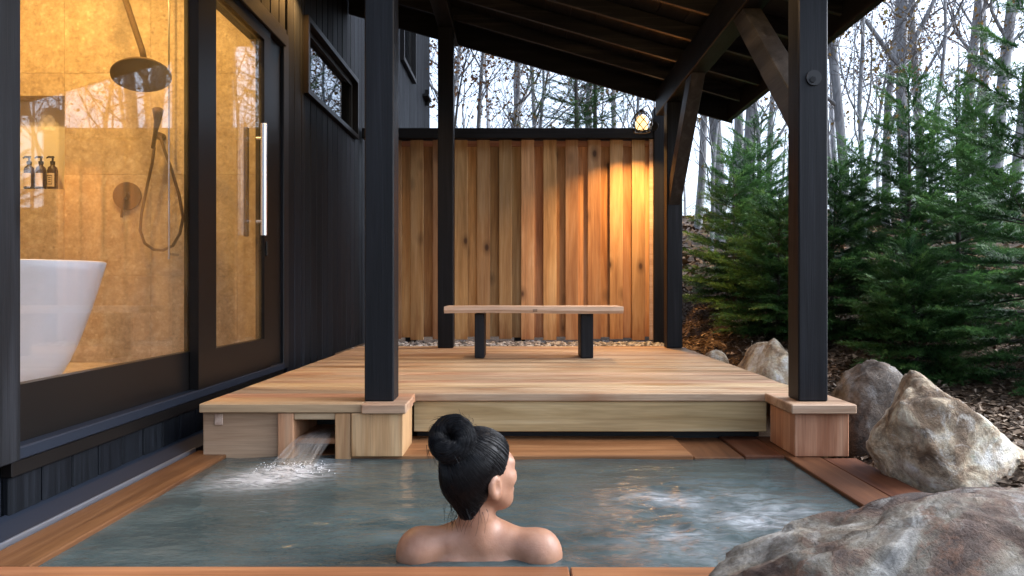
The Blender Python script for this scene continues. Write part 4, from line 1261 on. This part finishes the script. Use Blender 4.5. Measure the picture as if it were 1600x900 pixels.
G = grid((-0.40, YB - 0.15, -1.32), (0.20, YB + 0.62, -0.33), 0.0055)
shp = G.shape[:3]
Gc = G[::4, ::4, ::4]; Fc = body_sdf(Gc.reshape(-1, 3)).reshape(Gc.shape[:3])
Fv = np.repeat(np.repeat(np.repeat(Fc, 4, 0), 4, 1), 4, 2)[:shp[0], :shp[1], :shp[2]].copy()
near_ = np.abs(Fv) < 0.05
Fv[near_] = body_sdf(G[near_])
Vb, Qb = surface_nets(Fv, G[0, 0, 0], 0.0055)
PB = np.array([-0.105, YB + 0.05, -1.29])
pers = empty('person', PB, 'bathing person with black hair in a bun, seen from behind, head turned right', 'person')
bo = obj('body', mesh_np('body', Vb - PB, Qb, True), M['skin'], pers, PB)
sm = bo.modifiers.new('smooth', 'SMOOTH'); sm.factor = 0.5; sm.iterations = 3
for s in (1, -1):
    ec = hp_(0.0745, 0.031 * s, 0.002)
    MB().lathe([(0.0115 * math.sin(math.pi * i / 10), 0.0115 * math.cos(math.pi * i / 10)) for i in range(1, 10)], 14, 1, 1, tuple(ec)).build('eye', M['tub'], pers, tuple(ec), smooth=True)


BUNC = np.array([-0.168, YB - 0.048, -0.378])
bunax = np.array([-0.10, -0.82, 0.42]); bunax /= np.linalg.norm(bunax)


def hair_sdf(p):
    q = (p - HC) @ HB / HS                                  # f, s, u
    sk = s_ell(p, hp_(-0.012, 0, 0.018), np.array([0.104, 0.084, 0.099]) * HS, HB)
    sk = smin(sk, s_cap(p, hp_(-0.055, 0.0, -0.030), hp_(-0.036, 0.004, -0.098), 0.052, 0.034), 0.03)      # swept up from the nape
    wv = 0.004 * np.sin(q[..., 1] * 90 + 1.0)
    cut = (q[..., 0] - 0.70 * q[..., 2] - 0.022 + wv) * 0.8
    # a lock in front of the ear, the ear itself stays free
    d = np.maximum(sk, cut)
    for s in (1, -1):
        d = ssub(d, s_ell(p, hp_(0.000, 0.090 * s, -0.036), np.array([0.034, 0.034, 0.042]) * HS, HB), 0.006)
    return d


def bun_sdf(p):
    q = p - BUNC
    z = q @ bunax; r = np.linalg.norm(q - z[..., None] * bunax, axis=-1)
    a = np.sqrt((r - 0.031) ** 2 + (z * 0.86) ** 2) - 0.0305
    # twist
    e1 = np.cross(bunax, [0, 0, 1]); e1 /= np.linalg.norm(e1); e2 = np.cross(bunax, e1)
    th = np.arctan2(q @ e2, q @ e1)
    a = a + 0.0018 * np.sin(th * 2 + z * 60 + 0.8) + 0.0009 * np.sin(th * 9 + z * 140)
    a = np.minimum(a, s_cap(p, BUNC - bunax * 0.012, HC + 0.55 * (BUNC - HC), 0.026, 0.034))
    return a


def hair_all(p): return np.minimum(hair_sdf(p), bun_sdf(p))


G2 = grid((-0.26, YB - 0.15, -0.62), (0.05, YB + 0.16, -0.30), 0.004)
Fh = hair_sdf(G2.reshape(-1, 3)).reshape(G2.shape[:3])
Vh, Qh = surface_nets(Fh, G2[0, 0, 0], 0.004)
ho = obj('hair', mesh_np('hair', Vh - HC, Qh, True), M['hair'], pers, HC)
sm = ho.modifiers.new('smooth', 'SMOOTH'); sm.factor = 0.5; sm.iterations = 2
Fb = bun_sdf(G2.reshape(-1, 3)).reshape(G2.shape[:3])
Vbn, Qbn = surface_nets(Fb, G2[0, 0, 0], 0.004)
bun_o = obj('hair_bun', mesh_np('hair_bun', Vbn - HC, Qbn, True), M['hair'], ho, HC)
sm = bun_o.modifiers.new('smooth', 'SMOOTH'); sm.factor = 0.5; sm.iterations = 1
# strands combed from the hairline up into the bun, and wrapped round it
rg = random.Random(77)
S1 = MB()
def proj_all(p, off):
    p = np.array(p, float); e = 1e-4
    for _ in range(4):
        d = hair_all(p)
        g = np.stack([hair_all(p + e * np.eye(3)[k]) - d for k in range(3)], -1) / e
        p = p - g / np.maximum(1e-6, (g * g).sum(-1))[:, None] * (d - off)[:, None]
    return p
LINES = []
cand = Vh[nrg.integers(0, len(Vh), 7000)]
qq = (cand - HC) @ HB
low_ = cand[(qq[:, 0] - 0.70 * qq[:, 2] > -0.018) | (qq[:, 2] < -0.075)]
nst = 0
for st_ in low_:
    if nst >= 700: break
    if np.linalg.norm(st_ - BUNC) < 0.075: continue
    tgt = BUNC - bunax * 0.012
    pts = []
    for i in range(9):
        t = i / 8
        d0 = st_ - HC; d1 = tgt - HC
        v = d0 * (1 - t) + d1 * t
        rr = np.linalg.norm(d0) * (1 - t) + np.linalg.norm(d1) * t
        v = v / np.linalg.norm(v) * rr
        pts.append(HC + v)
    LINES.append(pts); nst += 1
e1 = np.cross(bunax, [0, 0, 1]); e1 /= np.linalg.norm(e1); e2 = np.cross(bunax, e1)
for k in range(420):
    a0 = rg.uniform(0, 6.28); ph = rg.uniform(-1.4, 2.4); pts = []
    for i in range(10):
        t = i / 9; a = a0 + t * 1.7; pp = ph + t * 0.9
        rad = 0.031 + 0.030 * math.cos(pp); zz = 0.034 * math.sin(pp)
        p = BUNC + (e1 * math.cos(a) + e2 * math.sin(a)) * rad + bunax * zz
        pts.append(p)
    LINES.append(pts)
PA = proj_all(np.array([q for L_ in LINES for q in L_]), 0.0008); k_ = 0
for L_ in LINES:
    S1.tube([Vector(q) for q in PA[k_:k_ + len(L_)]], rg.uniform(0.0004, 0.0009), 3, cap=False); k_ += len(L_)
# loose wisps at the nape and round the bun
for k in range(70):
    if k < 34:
        b = hp_(rg.uniform(-0.09, -0.02), rg.uniform(-0.06, 0.05), rg.uniform(-0.10, -0.07))
        d = np.array([rg.uniform(-0.4, 0.2), rg.uniform(-0.5, 0), -1.0])
        L = rg.uniform(0.025, 0.06)
    else:
        a = rg.uniform(0, 6.28)
        b = BUNC + (e1 * math.cos(a) + e2 * math.sin(a)) * 0.060
        d = (e1 * math.cos(a + 1.1) + e2 * math.sin(a + 1.1)); L = rg.uniform(0.02, 0.045)
    d = d / np.linalg.norm(d)
    pts = [Vector(b + d * L * t + np.array([0.006 * math.sin(3 * t + k), 0, -0.01 * t * t])) for t in (0, 0.25, 0.5, 0.75, 1.0)]
    S1.tube(pts, [0.0007, 0.0006, 0.0005, 0.0004, 0.0003], 3, cap=False)
me = bpy.data.meshes.new('hair_strands'); me.from_pydata([tuple(Vector(v) - Vector(HC)) for v in S1.v], [], S1.f)
me.polygons.foreach_set('use_smooth', np.ones(len(me.polygons), dtype=bool)); me.update()
obj('hair_strands', me, M['hairstrand'], ho, HC)


# ================================================================== GROUND COVER (uncountable)
def scatter_quads(name, xs, ys, zs, size, tilt, mat, label, asp=(0.4, 1.0), bend=True):
    n = len(xs)
    a = nrg.uniform(0, 2 * np.pi, n); L = size * nrg.uniform(0.5, 1.3, n); W_ = L * nrg.uniform(asp[0], asp[1], n)
    t1 = nrg.normal(0, tilt, n); t2 = nrg.normal(0, tilt, n)
    ux = np.stack([np.cos(a), np.sin(a), t1], -1); uy = np.stack([-np.sin(a), np.cos(a), t2], -1)
    c = np.stack([xs, ys, zs], -1)
    up = np.array([0, 0, 1.0]) * (L * 0.15)[:, None] if bend else 0
    v0 = c - ux * L[:, None] / 2 - uy * W_[:, None] * 0.3
    v1 = c + ux * L[:, None] * 0.1 - uy * W_[:, None] / 2 + up
    v2 = c + ux * L[:, None] / 2 + uy * W_[:, None] * 0.1
    v3 = c - ux * L[:, None] * 0.15 + uy * W_[:, None] / 2 + up
    V = np.stack([v0, v1, v2, v3], 1).reshape(-1, 3)
    Fq = np.arange(n * 4).reshape(n, 4)
    o = obj(name, mesh_np(name, V, Fq), mat); kind(o, 'stuff', label, name.split('_')[-1]); return o


N = 40000
xx = nrg.uniform(1.36, 5.2, N); yy_ = 2.2 + nrg.uniform(0, 1, N) ** 1.2 * 6.5
scatter_quads('bark_mulch', xx, yy_, ground_h(xx, yy_) + nrg.uniform(0.004, 0.022, N), 0.042, 0.35, M['chips'], 'brown bark chip mulch under the young spruces', (0.25, 0.6))
N = 16000
xx = nrg.uniform(-1, 16, N); yy_ = 8 + nrg.uniform(0, 1, N) ** 1.3 * 22
scatter_quads('fallen_leaves', xx, yy_, ground_h(xx, yy_) + nrg.uniform(0.005, 0.04, N), 0.13, 0.4, M['litter'], 'fallen brown leaves on the forest slope', (0.5, 0.9))
# gravel strip behind the deck
bm = bmesh.new()
for i in range(2600):
    gx, gy = rng.uniform(-1.35, 1.28), rng.uniform(5.84, 6.75)
    if gx < -0.75 and rng.random() < 0.55: continue
    r_ = rng.uniform(0.010, 0.022)
    mtx = Matrix.Translation((gx, gy, gh(gx, gy) + r_ * 0.4 + rng.uniform(0, 0.012))) @ Matrix.Rotation(rng.uniform(0, 6), 4, 'Z') @ Matrix.Rotation(rng.uniform(-.5, .5), 4, 'X') @ Matrix.Diagonal((r_ * 1.3, r_, r_ * 0.7, 1))
    bmesh.ops.create_icosphere(bm, subdivisions=1, radius=1.0, matrix=mtx)
me = bpy.data.meshes.new('gravel'); bm.to_mesh(me); bm.free()
kind(obj('gravel', me, M['pebble']), 'stuff', 'strip of white gravel between deck and fence', 'gravel')


# ================================================================== TREES
def needle_twig(nn=26, L=0.11, nl=0.017, seed=1):
    """one twig along +x with needles, as (k,3) triangles"""
    g = np.random.default_rng(seed); T = []
    w_ = 0.0036
    for s in range(nn):
        t = (s + 0.5) / nn; px = L * t
        a = g.uniform(0, 2 * np.pi); d = np.array([0.75, np.cos(a) * 0.8, np.sin(a) * 0.6 + 0.15]); d /= np.linalg.norm(d)
        ln = nl * (1.0 - 0.25 * t) * g.uniform(0.8, 1.2)
        side = np.cross(d, [0, 0, 1]); side /= np.linalg.norm(side) + 1e-9
        b = np.array([px, 0, 0])
        T += [b - side * w_, b + side * w_, b + d * ln]
    T += [np.array([0, -0.0016, 0]), np.array([0, 0.0016, 0]), np.array([L, 0, 0])]
    return np.array(T)


TWIGS = [needle_twig(20, 0.12, 0.036, s) for s in range(3)]


def spruce_mesh(h, w_, seed, dens=1.0, low=0.06, bare_top=0.14):
    """returns wood MB and needle vertex array, base at origin"""
    rg = random.Random(seed); wood_ = MB()
    lx, ly = rg.uniform(-0.03, 0.03), rg.uniform(-0.03, 0.03)
    def stem(z): return Vector((lx * z / h + 0.01 * math.sin(z * 3 + seed), ly * z / h, z))
    r0 = 0.011 * h + 0.006
    wood_.tube([stem(h * i / 9) for i in range(10)], [max(0.003, r0 * (1 - i / 9.3)) for i in range(10)], 7)
    tw = []   # (pos, dir, scale)
    z = h * low
    while z < h * 0.985:
        f = z / h
        Lb = w_ * (1 - f) ** 0.75 * (1.0 if f > 0.18 else 0.65 + 2 * f) + 0.05
        nb = rg.randint(5, 7) if f < 0.85 else rg.randint(3, 4)
        a0 = rg.uniform(0, 6.28)
        for k in range(nb):
            a = a0 + 2 * math.pi * k / nb + rg.uniform(-0.3, 0.3)
            L = Lb * rg.uniform(0.7, 1.12)
            rise = 0.10 + 0.75 * f ** 1.6 + rg.uniform(-0.12, 0.12) - 0.25 * (1 - f) * (1 if f < 0.3 else 0)
            ca, sa = math.cos(a), math.sin(a)
            p0 = stem(z + rg.uniform(-0.02, 0.02)); pts = []
            ns = max(4, int(L / 0.09))
            for i in range(ns + 1):
                t = i / ns
                pts.append(p0 + Vector((ca * L * t, sa * L * t, L * (rise * t - 0.18 * t * t * (1 - f) + 0.16 * t ** 3))))
            wood_.tube(pts, [max(0.0015, 0.0065 * (L / 0.6) * (1 - t_ / (ns + 0.5))) for t_ in range(ns + 1)], 4, cap=False)
            bd = Vector((ca, sa, rise * 0.6)).normalized(); sdv = Vector((-sa, ca, 0))
            # side shoots, longest around the middle of the branch
            m_ = int((12 + 70 * L) * dens * (1.0 if f < 0.55 else 1.0 - 1.1 * (f - 0.55)))
            for s in range(m_):
                t = (0.16 + 0.84 * (s + rg.random()) / m_)
                i = min(ns - 1, int(t * ns)); p = pts[i].lerp(pts[i + 1], t * ns - i)
                sl = min(0.32, 0.30 * L + 0.03) * (1.0 - 0.72 * t) * rg.uniform(0.5, 1.1)
                sg = 1 if s % 2 else -1
                d = (bd * rg.uniform(0.7, 1.1) + sdv * sg * rg.uniform(0.5, 1.0) + Vector((0, 0, rg.uniform(-0.25, 0.22)))).normalized()
                q = p
                nseg = max(1, int(sl / 0.075))
                for e in range(nseg):
                    tw.append((q.copy(), d.copy(), rg.uniform(0.75, 1.1)))
                    if e and rg.random() < 0.75:
                        d2 = (d + sdv * rg.choice((-1, 1)) * 0.7 + Vector((0, 0, rg.uniform(-0.2, 0.2)))).normalized()
                        tw.append((q.copy(), d2, rg.uniform(0.55, 0.9)))
                    q = q + d * 0.075
            tw.append((pts[-2].copy(), bd, 1.0)); tw.append((pts[-1].copy(), bd, 0.9))
        z += h * (0.034 + 0.075 * f * f) + rg.uniform(0, 0.015)
    for i in range(7): tw.append((stem(h * (0.86 + 0.02 * i)), Vector((rg.uniform(-.4, .4), rg.uniform(-.4, .4), 1)).normalized(), 0.9))
    pos = np.array([t[0] for t in tw]); dr = np.array([t[1] for t in tw]); s_ = np.array([t[2] for t in tw])
    upv = np.tile(np.array([0, 0, 1.0]), (len(tw), 1)); yv = np.cross(upv, dr); yv /= np.linalg.norm(yv, axis=1)[:, None] + 1e-9
    zv = np.cross(dr, yv)
    out = []
    for k, T in enumerate(TWIGS):
        sel = np.arange(len(tw)) % 3 == k
        A = (T[None, :, 0:1] * dr[sel][:, None, :] + T[None, :, 1:2] * yv[sel][:, None, :] + T[None, :, 2:3] * zv[sel][:, None, :]) * s_[sel][:, None, None] + pos[sel][:, None, :]
        out.append(A.reshape(-1, 3))
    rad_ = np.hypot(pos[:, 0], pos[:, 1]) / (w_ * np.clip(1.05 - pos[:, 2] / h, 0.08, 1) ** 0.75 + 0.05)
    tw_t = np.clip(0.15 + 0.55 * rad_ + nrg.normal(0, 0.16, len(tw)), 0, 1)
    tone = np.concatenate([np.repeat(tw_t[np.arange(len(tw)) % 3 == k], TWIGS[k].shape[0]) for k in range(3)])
    return wood_, np.concatenate(out), tone


def spruce(x, y, h, w_, seed, label, dens=1.0, low=0.06):
    base = (x, y, gh(x, y) - 0.03)
    o = empty('spruce_tree', base, label, 'spruce', 'young spruces along the slope')
    wd, nv, tone = spruce_mesh(h, w_, seed, dens, low)
    me = bpy.data.meshes.new('trunk'); me.from_pydata(wd.v, [], wd.f); me.update()
    obj('trunk', me, M['bark_dk'], o, base)
    nm = mesh_np('crown', nv, np.arange(len(nv)).reshape(-1, 3))
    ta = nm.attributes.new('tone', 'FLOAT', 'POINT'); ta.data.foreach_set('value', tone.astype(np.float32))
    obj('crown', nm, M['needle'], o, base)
    return o


spruce(1.86, 6.40, 1.50, 0.52, 101, 'young spruce just right of the back right pavilion post', 1.0, 0.16)
spruce(2.22, 6.9, 1.75, 0.66, 102, 'young spruce centred between the two right pavilion posts')
spruce(1.98, 5.65, 1.15, 0.50, 103, 'short bright green spruce close behind the front right post', 1.1, 0.10)
spruce(2.36, 5.55, 1.35, 0.55, 104, 'spruce just right of the front right post', 1.0, 0.10)
spruce(3.35, 7.4, 1.5, 0.7, 109, 'spruce in the gap behind the two tall right spruces')
spruce(2.86, 5.45, 1.95, 0.66, 105, 'tall spruce with a bare leading shoot right of the front post', 1.1, 0.09)
spruce(3.42, 5.75, 1.95, 0.72, 106, 'tall spruce second from the right edge of the picture', 1.0, 0.06)
spruce(2.98, 4.30, 2.35, 0.74, 107, 'large dark spruce filling the right edge of the picture', 1.2, 0.04)
spruce(2.45, 4.55, 0.80, 0.36, 108, 'small low spruce at the foot of the large right spruce', 1.2, 0.08)
spruce(2.75, 8.2, 1.6, 0.7, 110, 'spruce farther back between the right pavilion posts', 0.8)
spruce(4.6, 7.6, 1.9, 0.85, 111, 'spruce behind the right edge spruces, far right', 0.8)


def leafy_tree(h, seed, r0, leaves, first=0.25, spread=0.42):
    rg = random.Random(seed); W = MB(); TW = MB(); lv = []
    def grow(p, d, L, r, lvl):
        ns = {0: 9, 1: 6, 2: 4, 3: 3}[lvl]
        pts = [p.copy()]; q = p.copy(); dd = d.copy()
        wob = {0: 0.05, 1: 0.16, 2: 0.25, 3: 0.3}[lvl]
        for i in range(ns):
            dd = (dd + Vector((rg.gauss(0, wob), rg.gauss(0, wob), rg.gauss(0, wob * 0.6) + (0.07 if lvl else 0.02)))).normalized()
            q = q + dd * (L / ns); pts.append(q.copy())
        rad = [max(0.004, r * (1 - 0.78 * i / ns)) for i in range(ns + 1)]
        (W if lvl < 2 else TW).tube(pts, rad, {0: 8, 1: 5, 2: 3, 3: 3}[lvl], cap=False)
        if lvl == 0: kids = 15
        elif lvl == 1: kids = 8 if leaves > 0.05 else 5
        elif lvl == 2: kids = 4 if leaves > 0.05 else 2
        else: kids = 0
        for c in range(kids):
            t = (first if lvl == 0 else 0.2) + (1 - (first if lvl == 0 else 0.2)) * (c + rg.random()) / kids
            i = min(ns - 1, int(t * ns)); pp = pts[i].lerp(pts[i + 1], t * ns - i)
            dl = (pts[i + 1] - pts[i]).normalized()
            o_ = dl.orthogonal().normalized(); o_.rotate(Matrix.Rotation(rg.uniform(0, 6.28), 3, dl))
            ang = rg.uniform(0.55, 1.05)
            nd = (dl * math.cos(ang) + o_ * math.sin(ang) + Vector((0, 0, 0.15))).normalized()
            nl = {0: h * spread * (1 - 0.65 * t), 1: L * 0.5 * (1.1 - 0.5 * t), 2: L * 0.55}[lvl] * rg.uniform(0.65, 1.2)
            grow(pp, nd, nl, max(0.004, rad[i] * rg.uniform(0.35, 0.55)), lvl + 1)
        if lvl >= 2:
            for pt in pts[1:]:
                if rg.random() < leaves:
                    for _ in range(rg.randint(1, 3)): lv.append(pt + Vector((rg.gauss(0, .07), rg.gauss(0, .07), rg.gauss(0, .07))))
    grow(Vector((0, 0, 0)), Vector((rg.uniform(-.06, .06), rg.uniform(-.06, .06), 1)).normalized(), h, r0, 0)
    def mk(b, nm):
        me = bpy.data.meshes.new(nm); me.from_pydata(b.v, [], b.f)
        me.polygons.foreach_set('use_smooth', np.ones(len(me.polygons), dtype=bool)); me.update(); return me
    tw = mk(TW, 'crown')
    lm = None
    if lv:
        c = np.array([tuple(v) for v in lv]); n = len(c)
        g = np.random.default_rng(seed)
        u = g.normal(size=(n, 3)); u /= np.linalg.norm(u, axis=1)[:, None]
        v = np.cross(u, g.normal(size=(n, 3))); v /= np.linalg.norm(v, axis=1)[:, None]
        L = g.uniform(0.05, 0.10, n)[:, None]
        V = np.stack([c - u * L * .5, c + v * L * .32, c + u * L * .5, c - v * L * .32], 1).reshape(-1, 3)
        lm = mesh_np('foliage', V, np.arange(n * 4).reshape(n, 4))
    return mk(W, 'trunk'), tw, lm


VAR = []
for i, (h, r0, lf, fi, spd) in enumerate(((13, 0.13, 0.0, 0.22, 0.30), (11, 0.09, 0.10, 0.16, 0.34), (14, 0.16, 0.0, 0.30, 0.28), (8, 0.055, 0.45, 0.14, 0.40),
                                          (9, 0.07, 0.55, 0.12, 0.42), (6.5, 0.045, 0.12, 0.12, 0.42), (12, 0.10, 0.03, 0.2, 0.30))):
    VAR.append(leafy_tree(h, 300 + i, r0, lf, fi, spd))
VLEAF = [None, M['leaf'], None, M['leaf'], M['leaf'], M['leaf_y'], M['leaf_y']]
BARE = ('bare grey tree', 'bare tree with a few brown leaves', 'thick bare grey tree', 'slim tree holding brown leaves', 'broad tree holding brown leaves', 'thin sapling with ochre leaves', 'slender bare tree')
placed = []


def plant(v, px, d, s=1.0, where='', mat='bark'):
    X = (px - VX) * d / F_PX
    base = (X, d, gh(X, d) - 0.05)
    o = empty('deciduous_tree', base, (BARE[v] + ' ' + where).strip(), 'tree', 'leafless woodland trees')
    o.rotation_euler = (0, 0, rng.uniform(0, 6.28)); o.scale = (s, s, s * rng.uniform(0.92, 1.1))
    t, c, lm = VAR[v]
    for nm, me, m_ in (('trunk', t, M[mat]), ('crown', c, M['twig']), ('foliage', lm, VLEAF[v])):
        if me is None: continue
        ob = bpy.data.objects.new(nm, me)
        if len(me.materials) == 0: me.materials.append(m_)
        col.objects.link(ob); ob.parent = o
    placed.append(o)
    return o


# (variant, pixel x, distance, scale)
SPEC = [  # behind the fence
    (4, 700, 13.0, 1.0, 'left of the fence-top gap beside the back left post'), (3, 760, 14.5, 1.05, 'above the fence left of the bench middle'),
    (1, 790, 17.0, 1.0, 'above the middle of the fence, nearest'), (4, 845, 16.5, 0.95, 'over the fence right of its middle'),
    (0, 812, 19.0, 0.9, 'above the fence middle, farther back'), 
    (6, 925, 15.0, 0.9, 'above the fence left of the lantern'), (1, 965, 18.0, 0.9, 'directly left of the fence lantern'),
    (5, 985, 13.0, 0.9, 'just behind the fence lantern'), 
    (6, 680, 19.0, 1.0, 'between the house corner and the back left post'), (5, 830, 12.5, 0.9, 'low behind the fence middle'),
    # right of the back post, through the frame
    (2, 1125, 13.0, 0.75, 'between the right posts, left of the three trunks'), (0, 1150, 15.0, 0.85, 'between the right posts, nearest the eave corner'),
    (2, 1168, 14.0, 0.8, 'between the right posts, right of the eave corner'), (6, 1090, 16.0, 0.9, 'right beside the back right post'),
    (1, 1205, 18.0, 0.9, 'left of the front right post'), (5, 1110, 11.0, 0.8, 'low between the right posts'), 
    # right of the front post
    (6, 1318, 12.0, 0.9, 'directly right of the front right post'), (5, 1350, 10.5, 1.0, 'right of the front post in front of the pale trunks'),
    (1, 1385, 14.0, 0.95, 'under the eave edge at upper right'), (2, 1440, 16.0, 0.7, 'behind the bare spruce leader'),
    (0, 1420, 12.5, 0.85, 'forked above the tall right spruce'), (2, 1505, 14.5, 0.72, 'above the second spruce from the right'),
    (0, 1530, 18.0, 0.9, 'between the two rightmost pale trunks'), (2, 1555, 12.0, 0.72, 'pale and thick near the right picture edge'),
    (6, 1585, 13.5, 1.0, 'at the right picture edge'), (5, 1300, 14.5, 1.0, 'low right of the front post'),
    (3, 1340, 17.0, 0.9, 'with ochre-brown clumps right of the front post'),
    
    (0, 1040, 24.0, 1.1, 'far behind the back right post'), 
    
    (5, 1450, 11.0, 0.9, 'low behind the tall right spruce'), (5, 1520, 11.5, 0.9, 'low behind the second spruce from the right'),
    (3, 1130, 21.0, 1.0, 'farther between the right posts'), (5, 1190, 12.5, 1.0, 'low left of the front right post'),
]
for (v, px, d, s, wh) in SPEC: plant(v, px, d, s, wh)
# a few dark evergreens low behind the fence
for i, (px, d, h) in enumerate(((900, 12.0, 5.4), (930, 13.0, 5.6))):
    X = (px - VX) * d / F_PX
    spruce(X, d, h, 1.3, 140 + i, ['green conifer top showing above the fence', 'smaller green conifer top left of the fence lantern'][i], 0.5, 0.4)
# woodland far back that reads as one mass
fw = MB()
rg = random.Random(5)
for i in range(60):
    X = rg.uniform(-20, 60); Yd = rg.uniform(34, 60); z0 = gh(X, Yd); hh = rg.uniform(8, 14)
    lean = rg.uniform(-0.8, 0.8)
    fw.tube([(X, Yd, z0 - 0.2), (X + lean * 0.5, Yd, z0 + hh * 0.5), (X + lean, Yd, z0 + hh)], [0.13, 0.09, 0.02], 5, cap=False)
    for b in range(9):
        t = rg.uniform(0.2, 0.95); a = rg.uniform(0, 6.28); L = rg.uniform(1, 2.6) * (1.1 - t * 0.6)
        p = Vector((X + lean * t, Yd, z0 + hh * t)); q = p + Vector((math.cos(a) * L, math.sin(a) * L * 0.5, L * 0.8))
        fw.tube([p, p.lerp(q, 0.5) + Vector((0, 0, -0.1)), q], [0.035, 0.022, 0.01], 3, cap=False)
me = bpy.data.meshes.new('far_woodland'); me.from_pydata(fw.v, [], fw.f); me.update()
kind(obj('far_woodland', me, M['bark']), 'stuff', 'distant bare woodland on the slope', 'woodland')
